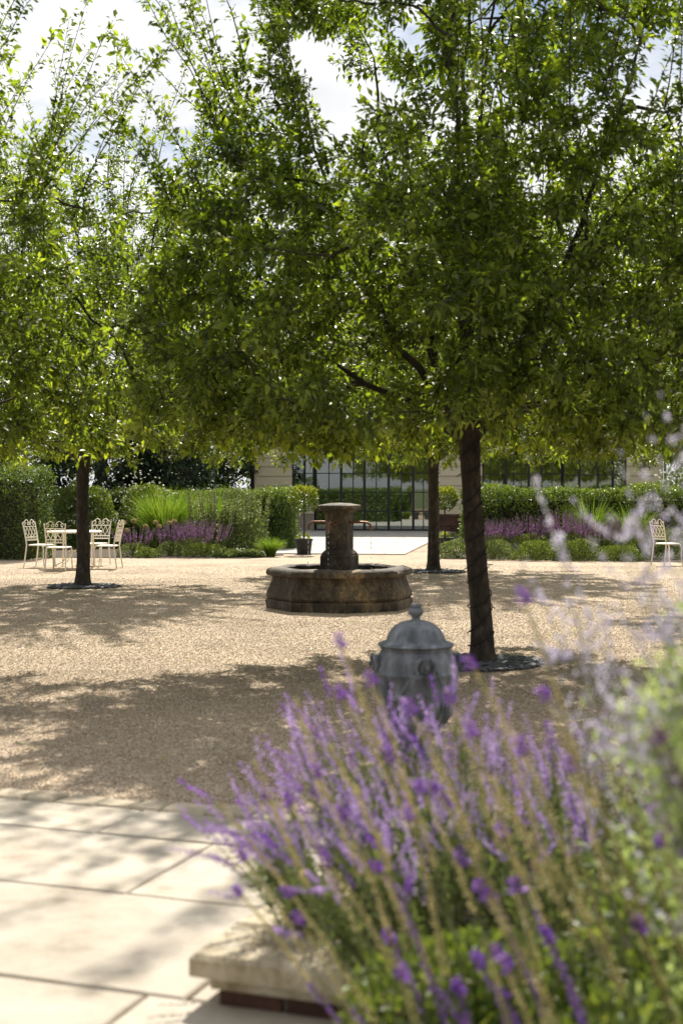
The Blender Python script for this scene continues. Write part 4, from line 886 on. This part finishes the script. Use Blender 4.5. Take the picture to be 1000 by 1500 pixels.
# ------------------------------------------------------------------ GARDEN FURNITURE
def spiral(cx, cz, r0, r1, a0, a1, y, n=14): return [(cx + (r0 + (r1 - r0) * i / n) * math.cos(a0 + (a1 - a0) * i / n), y, cz + (r0 + (r1 - r0) * i / n) * math.sin(a0 + (a1 - a0) * i / n)) for i in range(n + 1)]
def make_chair():
    ch = {}
    def post(s): return [(s * .20, -.27, 0), (s * .195, -.235, .22), (s * .19, -.205, .45), (s * .195, -.235, .62), (s * .20, -.275, .80), (s * .205, -.30, .90)]
    b = MB(); n = 28; out = [(.215 * math.copysign(abs(math.cos(a)) ** .55, math.cos(a)), .21 * math.copysign(abs(math.sin(a)) ** .55, math.sin(a))) for a in [2 * math.pi * i / n for i in range(n)]]
    b.loft([[(x * .97, y * .97, .432) for x, y in out], [(x, y, .437) for x, y in out], [(x, y, .452) for x, y in out], [(x * .95, y * .95, .458) for x, y in out]]); ch['seat'] = b.mesh('seat', M['cream'], True)
    ch['rear'] = [MB().tube(post(s), [.013, .014, .014, .013, .012, .012], 8).mesh('rear_leg', M['cream'], True) for s in (-1, 1)]
    ch['front'] = [MB().tube([(s * .18, .17, .44), (s * .19, .20, .36), (s * .185, .195, .2), (s * .19, .215, .05), (s * .195, .235, 0)], [.016, .015, .012, .011, .014], 8).mesh('front_leg', M['cream'], True) for s in (-1, 1)]
    def yb(z): return -.205 - (z - .45) * .20
    b = MB()
    for z in (.54, .60, .81): b.tube([(-.195, yb(z), z), (0, yb(z) - .012, z), (.195, yb(z), z)], .0095, 6)
    ch['rails'] = b.mesh('back_rails', M['cream'], True)
    b = MB()
    for i in range(4):
        x0 = -.19 + .095 * i
        for s in (-1, 1): b.tube([(x0 + .0475 - s * .0475, yb(.61), .61), (x0 + .0475, yb(.70) - .006, .70), (x0 + .0475 + s * .0475, yb(.80), .80)], .0075, 5)
    for i in range(7): x0 = -.15 + .05 * i; b.tube([(x0, yb(.545), .545), (x0, yb(.595), .595)], .006, 5)
    ch['lattice'] = b.mesh('lattice', M['cream'], True)
    ch['scroll'] = []
    for s in (-1, 1):
        b = MB(); y = yb(.88); p = spiral(s * .155, .885, .006, .045, R(-60) if s > 0 else R(240), R(-60 + 330) if s > 0 else R(240 - 330), y)
        b.tube(p, .0085, 6)
        b.tube([(s * .135, y, .925), (s * .09, y, .95), (s * .045, y, .93), (s * .012, y, .88), (s * .02, y, .845), (s * .055, y, .85), (s * .06, y, .885), (s * .035, y, .895)], .0085, 6)
        ch['scroll'].append(b.mesh('scroll', M['cream'], True))
    return ch
CH = make_chair()
def chair(loc, face, label):
    e = empty('garden_chair', loc, face, label, 'chair', 'cream metal garden chairs')
    obj('seat', CH['seat'], e); obj('back_rails', CH['rails'], e); obj('lattice', CH['lattice'], e)
    for m_ in CH['rear']: obj('leg', m_, e)
    for m_ in CH['front']: obj('leg', m_, e)
    for m_ in CH['scroll']: obj('scroll', m_, e)
def table(loc, r_, label):
    e = empty('garden_table', loc, R(12), label, 'table', 'cream round garden tables')
    MB().lathe([(r_ - .02, .70), (r_, .705), (r_, .728), (r_ - .012, .735), (.02, .737)], 40).obj('tabletop', M['cream'], e, True)
    for k in range(4):
        a = k * math.pi / 2 + .5; c, s = math.cos(a), math.sin(a)
        MB().tube([(c * r_ * .78, s * r_ * .78, .70), (c * r_ * .80, s * r_ * .80, .35), (c * r_ * .86, s * r_ * .86, 0)], [.02, .017, .018], 8).obj('leg', M['cream'], e, True)
        MB().tube([(c * r_ * .84, s * r_ * .84, .05), (c * r_ * .5, s * r_ * .5, .12), (c * .06, s * .06, .33)], .011, 6).obj('brace', M['cream'], e, True)
    MB().lathe([(.10, .32), (.115, .335), (.10, .35)], 20).obj('centre_ring', M['cream'], e, True)
tx, td, _ = at(110, 832); td = 28.2; tx = (109 - 500) * td / 2083.33
table((tx, td, 0), .54, 'round cream metal table set among four chairs behind the left trunk')
x, y = (60 - 500) * 28.4 / 2083.33, 28.4; chair((x, y, 0), math.atan2(td - y, tx - x) - math.pi / 2 - .15, 'cream scroll-backed chair at the far left of the table')
x, y = (87 - 500) * 27.3 / 2083.33, 27.3; chair((x, y, 0), R(-6), 'cream scroll-backed chair with its back to the viewer, left of the trunk')
x, y = (141 - 500) * 29.1 / 2083.33, 29.1; chair((x, y, 0), R(180 - 12), 'cream chair at the back of the table, partly behind the trunk')
x, y = (156 - 500) * 28.0 / 2083.33, 28.0; chair((x, y, 0), R(82), 'cream chair seen side-on, right of the left trunk')
x, y, _ = at(981, 829); chair((x, y + .2, 0), R(-62), 'cream metal chair at the right edge, seen through pale flower stems')
table((x + .95, y + .35, 0), .54, 'cream metal table cut by the right edge, beside the single chair')

# ------------------------------------------------------------------ RAISED BED IN FRONT
bed = empty('raised_bed', G(-1.89, 3.93), -TA, 'low raised bed wall of brick with thick sandstone coping, under the purple flowers', 'garden wall')
U0, V0 = 0, 0
def BL(x, y, z): return (x, y, z)
def cop(x0, x1, y0, y1, sd):
    o = slab(x0, x1, y0, y1, bed, M['coping'], 0.122, 0.19, 'coping_stone', fr=BL, bev=0.014, gap=0.003, jit=0.010); return o
xx = 0.0
for L_ in (0.78, 0.9, 0.85, 0.8): cop(xx, xx + L_, 0, 0.34, 1); xx += L_
yy = 0.346
for L_ in (0.75, 0.6, 0.5): cop(0.0, 0.34, yy, yy + L_, 2); yy += L_
MB().box(0.05, 0.05, 0.075, 3.2, 0.30, 0.118, .006).obj('wall_course', M['coping'], bed); MB().box(0.05, 0.31, 0.075, 0.30, 2.1, 0.118, .006).obj('wall_course', M['coping'], bed)
MB().box(0.085, 0.085, -0.02, 3.2, 0.29, 0.072).obj('wall_core', M['mortar'], bed); MB().box(0.085, 0.292, -0.02, 0.29, 2.1, 0.072).obj('wall_core', M['mortar'], bed)
bk = MB().box(-.105, -.02, 0, .105, .0, .062, .006).mesh('brick', M['brick'])
for i in range(14): o = obj('brick', bk, bed); o.location = (0.18 + .222 * i, .086, .006)
for i in range(8): o = obj('brick', bk, bed); o.location = (.086, .20 + .222 * i, .006); o.rotation_euler = (0, 0, R(-90))
MB().box(0.31, 0.31, -0.02, 3.2, 2.1, 0.15).obj('soil', M['soil'], bed, kind='stuff')
sheet('flower_bed', [G(-1.25, 3.9), G(2.6, 3.9), G(2.6, 1.2), G(-0.75, 1.2)], 0.034, M['soil'])

# ------------------------------------------------------------------ FOREGROUND FLOWERS
def bez(p0, p1, c, k=8):
    ts = np.linspace(0, 1, k)[:, None]; return (1 - ts) ** 2 * p0 + 2 * ts * (1 - ts) * c + ts ** 2 * p1
def spike_mesh(name, path, f0, whorls, per, lsize, mat, g, wr=0.55, taper=0.5, stem_r=0.0016, angle=0.5, f1=1.0, smat=None, jit=0.15):
    """whorls of small petals along the part of a stem between f0 and f1"""
    k = len(path); f = np.repeat(np.linspace(f0, f1, whorls), per) + g.normal(size=whorls * per) * jit * (f1 - f0) / whorls
    f = np.clip(f, 0, 1); x = f * (k - 1); i = np.minimum(x.astype(int), k - 2); fr = (x - i)[:, None]
    P = path[i] * (1 - fr) + path[i + 1] * fr; T_ = unit(path[i + 1] - path[i]); n = len(P); sd_ = rdirs(n, g); sd_ = unit(sd_ - T_ * np.sum(sd_ * T_, 1, keepdims=True))
    q = (f - f0) / max(f1 - f0, 1e-6); L_ = lsize * (1 - taper * q) * g.uniform(.7, 1.25, n)
    A = unit(sd_ + T_ * angle); return leaf_mesh(name, P + sd_ * stem_r, A, T_ + rdirs(n, g) * .4, L_, L_ * wr, np.clip(g.normal(.5, .24, n), 0, 1), mat)
def stem_tube(path, r0, r1): return tubes_geo(path[None], np.linspace(r0, r1, len(path))[None], 5)
GZ = np.random.default_rng(77)

# lavender: six shared spike shapes, placed singly
LAV = []
for i in range(6):
    path = bez(np.array([0, 0, 0.0]), np.array([.012 * (i - 2.5) / 2.5, 0.01, .12]), np.array([0, 0, .07])); LAV.append(spike_mesh('flower_spike', path, .12, 7 + i % 3, 8, .0115, M['lavender'], GZ, .75, .3, jit=.35))
for m_ in (3,): LAV[m_].materials[0] = M['violet']
def lavender(loc, n, h, spread, lean, label, sd):
    g = np.random.default_rng(sd); e = empty('lavender_plant', loc, 0, label, 'lavender', 'lavender plants in the raised bed')
    P0, P1 = [], []; paths = []
    for i in range(n):
        a = g.uniform(0, 6.28); r_ = math.sqrt(g.random()); tip = np.array([math.cos(a) * r_ * spread + lean[0] * g.uniform(.5, 1.3), math.sin(a) * r_ * spread + lean[1], h * g.uniform(.62, 1.05) * (1 - .3 * r_ ** 2)])
        b0 = np.array([math.cos(a) * r_ * .12, math.sin(a) * r_ * .12, .0]); c = b0 * .6 + tip * .35 + np.array([g.normal() * .05, g.normal() * .05, h * g.uniform(.05, .4)]); p = bez(b0, tip, c, 7); paths.append(p)
    paths = np.array(paths); V, Q = tubes_geo(paths, np.full(paths.shape[:2], .0014), 4); obj('stems', tri_mesh('stems', V, Q, M['stem']), e, kind='stuff')
    for p in paths:
        o = obj('flower_spike', LAV[g.integers(0, 6)], e); d = Vector(p[-1] - p[-2]).normalized(); o.location = p[-1] - np.array(d) * .03; o.rotation_mode = 'QUATERNION'; o.rotation_quaternion = d.to_track_quat('Z', 'Y') @ Matrix.Rotation(g.uniform(0, 6.28), 4, 'Z').to_quaternion(); s_ = g.uniform(.75, 1.25); o.scale = (s_, s_, s_)
    m_ = 2600; ti = g.integers(0, n, m_); tt = g.uniform(.03, .75, m_); x = tt * 6; i0 = x.astype(int); fr = (x - i0)[:, None]; P = paths[ti, i0] * (1 - fr) + paths[ti, i0 + 1] * fr; T_ = unit(paths[ti, i0 + 1] - paths[ti, i0])
    A = unit(T_ + rdirs(m_, g) * .9); obj('foliage', leaf_mesh('foliage', P, A, rdirs(m_, g), .04 * g.uniform(.6, 1.3, m_), .007, np.clip(g.beta(2, 2.2, m_), 0, 1), M['sage']), e, kind='stuff')
lv = [((-.06, 4.62, .15), 54, .58, .27, (-.16, -.02), 'lavender plant leaning farthest left over the sandstone coping'),
      ((.16, 4.95, .15), 66, .78, .27, (-.14, 0), 'lavender plant behind, its lilac heads just below the grey urn'),
      ((.28, 4.50, .15), 52, .58, .28, (-.14, -.03), 'lavender plant in the middle of the clump, among tan spikes'),
      ((.46, 4.85, .15), 60, .78, .28, (-.10, 0), 'lavender plant below the nearest trunk, with deep violet heads'),
      ((.62, 4.45, .15), 42, .58, .28, (-.10, -.02), 'lavender plant right of the middle, half hidden by green leaves'),
      ((.12, 4.28, .15), 47, .50, .30, (-.16, -.08), 'lowest lavender plant, drooping over the front of the wall'),
      ((.88, 4.9, .15), 40, .66, .28, (-.08, 0), 'lavender plant at the right, behind the pale feathery stems')]
for i, a in enumerate(lv): lavender(*a, 300 + i)

# salvia: long tan seed spikes that still flower at the tip
def salvia(loc, tips, label, sd, tipmat=None, calyx=None, grp='salvias gone to seed in the front bed'):
    g = np.random.default_rng(sd); e = empty('salvia_plant', loc, 0, label, 'salvia', grp); o0 = np.array(loc)
    extra = [(a + g.uniform(-.08, .10), b + g.uniform(-.12, .12), c * g.uniform(.72, .97)) for a, b, c in tips[::3]]
    for (tx_, ty_, tz_) in list(tips) + extra:
        tip = np.array([tx_, ty_, tz_]) - o0; b0 = np.array([max(tip[0] + tip[2] * g.uniform(.20, .42), .14 - o0[0] + g.uniform(-.06, .10)), tip[1] + g.uniform(-.08, .12), 0]); L_ = np.linalg.norm(tip - b0)
        c = b0 * .5 + tip * .5 + np.array([.12 * g.uniform(-.1, 1) * L_, g.normal() * .03, .08 * L_ * g.uniform(0, 1.4)]); p = bez(b0, tip, c, 12); p[2:] += np.cumsum(g.normal(size=(10, 3)) * .0035, 0)
        st = MB(); st.tube(p, list(np.linspace(.0032, .0016, 12)), 5); so_ = st.obj('flower_stem', M['stem'], e, True)
        ls = min(.85, .36 / L_ * g.uniform(.8, 1.2)); obj('seed_spike', spike_mesh('seed_spike', p, 1 - ls, int(30 * ls * L_ / .36) + 8, 7, .0112, calyx or M['tan'], g, .55, .35, .002, .9), so_)
        if g.random() < .65: obj('flower_tip', spike_mesh('flower_tip', p, 1 - .035 / L_, 5, 9, .017, tipmat or M['violet'], g, .6, .2, .002, .5), so_)
def tp_(px, py, d): return at(px, py, d=d)
salvia((.28, 3.55, .03), [tp_(322, 1172, 3.7), tp_(385, 1158, 3.75), tp_(425, 1020, 3.6), tp_(378, 1110, 3.6), tp_(352, 1250, 3.6), tp_(455, 1120, 3.5), tp_(475, 1190, 3.4), tp_(410, 1300, 3.45)], 'salvia with tan spikes reaching farthest left over the pale paving', 401)
salvia((.42, 3.35, .03), [tp_(492, 940, 3.4), tp_(505, 1000, 3.5), tp_(530, 1000, 3.4), tp_(555, 1090, 3.3), tp_(520, 1160, 3.3), tp_(600, 1040, 3.35), tp_(470, 1260, 3.2), tp_(600, 1190, 3.3)], 'salvia with tan spikes standing left of the grey urn', 402)
salvia((.58, 3.25, .03), [tp_(645, 1005, 3.3), tp_(680, 968, 3.25), tp_(612, 1075, 3.1), tp_(690, 1060, 3.2), tp_(640, 1150, 3.1), tp_(720, 1130, 3.2), tp_(670, 1240, 3.05)], 'salvia with tan spikes crossing the front of the urn', 403)
salvia((.72, 3.1, .03), [tp_(745, 858, 3.0), tp_(765, 1080, 3.1), tp_(790, 1000, 3.0), tp_(740, 1170, 3.0), tp_(830, 1110, 3.1), tp_(700, 1300, 2.9), tp_(790, 1230, 2.9)], 'tallest salvia, its single violet tip beside the nearest trunk', 404)
salvia((.82, 2.9, .03), [tp_(868, 1150, 2.9), tp_(830, 1210, 2.8), tp_(900, 1120, 2.9), tp_(880, 1260, 2.8), tp_(950, 1180, 2.8), tp_(990, 1230, 2.7), tp_(700, 1385, 2.8), tp_(590, 1400, 2.95)], 'salvia with tan spikes at the lower right, among green leaves', 405)
salvia((.78, 2.65, .03), [tp_(978, 1010, 2.6), tp_(1000, 1060, 2.6), tp_(960, 1090, 2.6), tp_(1010, 1150, 2.6), tp_(985, 1120, 2.55)], 'dark maroon salvia at the right edge below the pale stems', 406, M['magenta'], M['magenta'])
salvia((.5, 3.15, .03), [tp_(690, 1405, 3.1), tp_(735, 1440, 3.1), tp_(805, 1350, 3.1), tp_(720, 1310, 3.15), tp_(640, 1420, 3.1), tp_(780, 1330, 3.1), tp_(560, 1290, 3.3), tp_(445, 1440, 3.5), tp_(520, 1470, 3.3)], 'short violet salvia low among the leaves at the bottom', 407, M['violet'], M['violet'])

def leafy(loc, rx, ry, h, n, leaf, mat, label, sd, wr=.4, name='leafy_perennial', cat='plant'):
    return mound(name, loc, rx, ry, h, n, leaf, mat, label, cat, sd, wr, .4, 'leafy perennials in the front bed', .75, 7)
leafy((.36, 3.62, .03), .40, .30, .60, 3600, .045, M['shrub'], 'green leafy perennial in the middle of the front bed, among violet tips', 501)
leafy((.95, 3.5, .03), .45, .40, .86, 3600, .05, M['shrub'], 'taller green leafy perennial at the right of the front bed', 502)
leafy((.26, 3.30, .03), .30, .28, .40, 2600, .045, M['box'], 'dark green leafy perennial low at the bottom centre', 503)
leafy((.66, 3.15, .03), .36, .28, .56, 3200, .045, M['shrub'], 'fresh green leafy perennial at the bottom, below the tan spikes', 504)
leafy((.66, 2.66, .03), .26, .22, .50, 1000, .075, M['silver'], 'pale grey felted perennial at the bottom right corner', 505, .3)
leafy((1.05, 3.9, .03), .5, .4, 1.0, 3600, .05, M['sage'], 'grey-green leafy perennial behind, at the right edge of the bed', 506)

# russian sage: tall pale branching stems close to the camera
def russian_sage(loc, tips, label, sd, nleaf, fz=(.25, .95)):
    g = np.random.default_rng(sd); e = empty('russian_sage', loc, 0, label, 'russian sage', 'tall russian sage plants close by on the right'); o0 = np.array(loc); allp = []
    for (tx_, ty_, tz_) in tips:
        tip = np.array([tx_, ty_, tz_]) - o0; b0 = np.array([g.uniform(-.08, .08), g.uniform(-.06, .06), 0]); L_ = np.linalg.norm(tip - b0); p = bez(b0, tip, b0 * .5 + tip * .5 + np.array([.06, 0, .08 * L_]), 12); allp.append(p)
        st = MB(); st.tube(p, list(np.linspace(.003, .001, 12)), 5)
        V = []; brs = [p[5:]]
        for q in range(6):
            i = g.integers(5, 11); d = unit(p[i] - p[i - 1]); sd_ = rdirs(1, g)[0]; l_ = g.uniform(.06, .17); b_ = bez(p[i], p[i] + (d * .75 + sd_ * .6) * l_, p[i] + (d * .3 + sd_ * .45) * l_, 6); brs.append(b_); st.tube(b_, .0009, 4)
        so_ = st.obj('flower_stem', M['stem'], e, True)
        Vs, Ts, vs, off = [], [], [], 0
        for b_ in brs:
            me = None; k = len(b_); n = int(84 if len(b_) > 6 else 34); f = g.uniform(.1, 1, n) * (k - 1); f = np.round(f * 3) / 3 * 1.0; f = np.clip(f + g.normal(size=n) * .03, 0, k - 1.001); i = f.astype(int); fr = (f - i)[:, None]; P = b_[i] * (1 - fr) + b_[i + 1] * fr; A = rdirs(n, g)
            v_, t_, a_ = leaves_geo(P, A, rdirs(n, g), .0095 * g.uniform(.6, 1.3, n), .006, np.clip(g.beta(2, 2, n), 0, 1)); Vs.append(v_); Ts.append(t_ + off); vs.append(a_); off += len(v_)
        obj('florets', tri_mesh('florets', np.concatenate(Vs), np.concatenate(Ts), M['pale'], np.concatenate(vs)), so_, kind='stuff')
    allp = np.array(allp); m_ = nleaf; ti = g.integers(0, len(allp), m_); tt = g.uniform(fz[0], fz[1], m_) ; x = np.clip(tt * 11, 0, 10.99); i0 = x.astype(int); fr = (x - i0)[:, None]; P = allp[ti, i0] * (1 - fr) + allp[ti, i0 + 1] * fr + g.normal(size=(m_, 3)) * .025; T_ = unit(allp[ti, i0 + 1] - allp[ti, i0])
    A = unit(T_ * .8 + rdirs(m_, g)); l_ = .032 * g.uniform(.5, 1.3, m_); obj('foliage', leaf_mesh('foliage', P, A, rdirs(m_, g), l_, l_ * .28, np.clip(g.beta(2, 2, m_), 0, 1), M['silver']), e, kind='stuff')
russian_sage((.82, 3.0, .03), [tp_(752, 800, 3.0), tp_(775, 900, 3.0), tp_(800, 960, 3.0), tp_(850, 900, 2.9), tp_(880, 940, 2.95), tp_(765, 640, 3.1), tp_(905, 660, 2.9), tp_(830, 880, 3.0), tp_(800, 760, 3.05)], 'russian sage with pale lilac stems leaning left across the gravel', 601, 600, (.2, .62))
russian_sage((.95, 2.8, .03), [tp_(965, 575, 2.8), tp_(945, 610, 2.8), tp_(990, 640, 2.8), tp_(900, 760, 2.8), tp_(930, 850, 2.8), tp_(1010, 700, 2.7), tp_(975, 720, 2.85), tp_(870, 700, 2.9), tp_(920, 720, 2.8)], 'tallest russian sage, its whitish stems reaching the tree crown at the right edge', 602, 2600, (.2, .74))
russian_sage((1.0, 2.75, .03), [tp_(1020, 700, 2.75), tp_(985, 790, 2.75), tp_(950, 860, 2.8), tp_(1040, 760, 2.75), tp_(1000, 880, 2.75), tp_(930, 920, 2.8), tp_(900, 960, 2.8), tp_(960, 980, 2.75)], 'bushy pale green russian sage filling the right edge', 603, 3400, (.2, .9))

russian_sage((.98, 2.6, .03), [tp_(880, 1010, 2.6), tp_(915, 1040, 2.6), tp_(955, 1060, 2.55), tp_(990, 1000, 2.6), tp_(1010, 940, 2.6), tp_(860, 960, 2.7), tp_(940, 960, 2.65), tp_(985, 900, 2.6)], 'lowest russian sage, pale lilac over silvery leaves at the right edge', 604, 2000, (.25, .92))

# a few fallen leaves on the gravel and paving
g = np.random.default_rng(5); n = 240
P = np.stack([g.uniform(-3.5, 3, n), g.uniform(7.6, 20, n), np.full(n, .016)], 1); A = rdirs(n, g); A[:, 2] *= .15
obj('fallen_leaves', leaf_mesh('fallen_leaves', P, A, np.array([0, 0, 1.0]) + rdirs(n, g) * .3, .045 * g.uniform(.4, 1.2, n), .02, g.uniform(0, 1, n), M['apple']), kind='stuff')
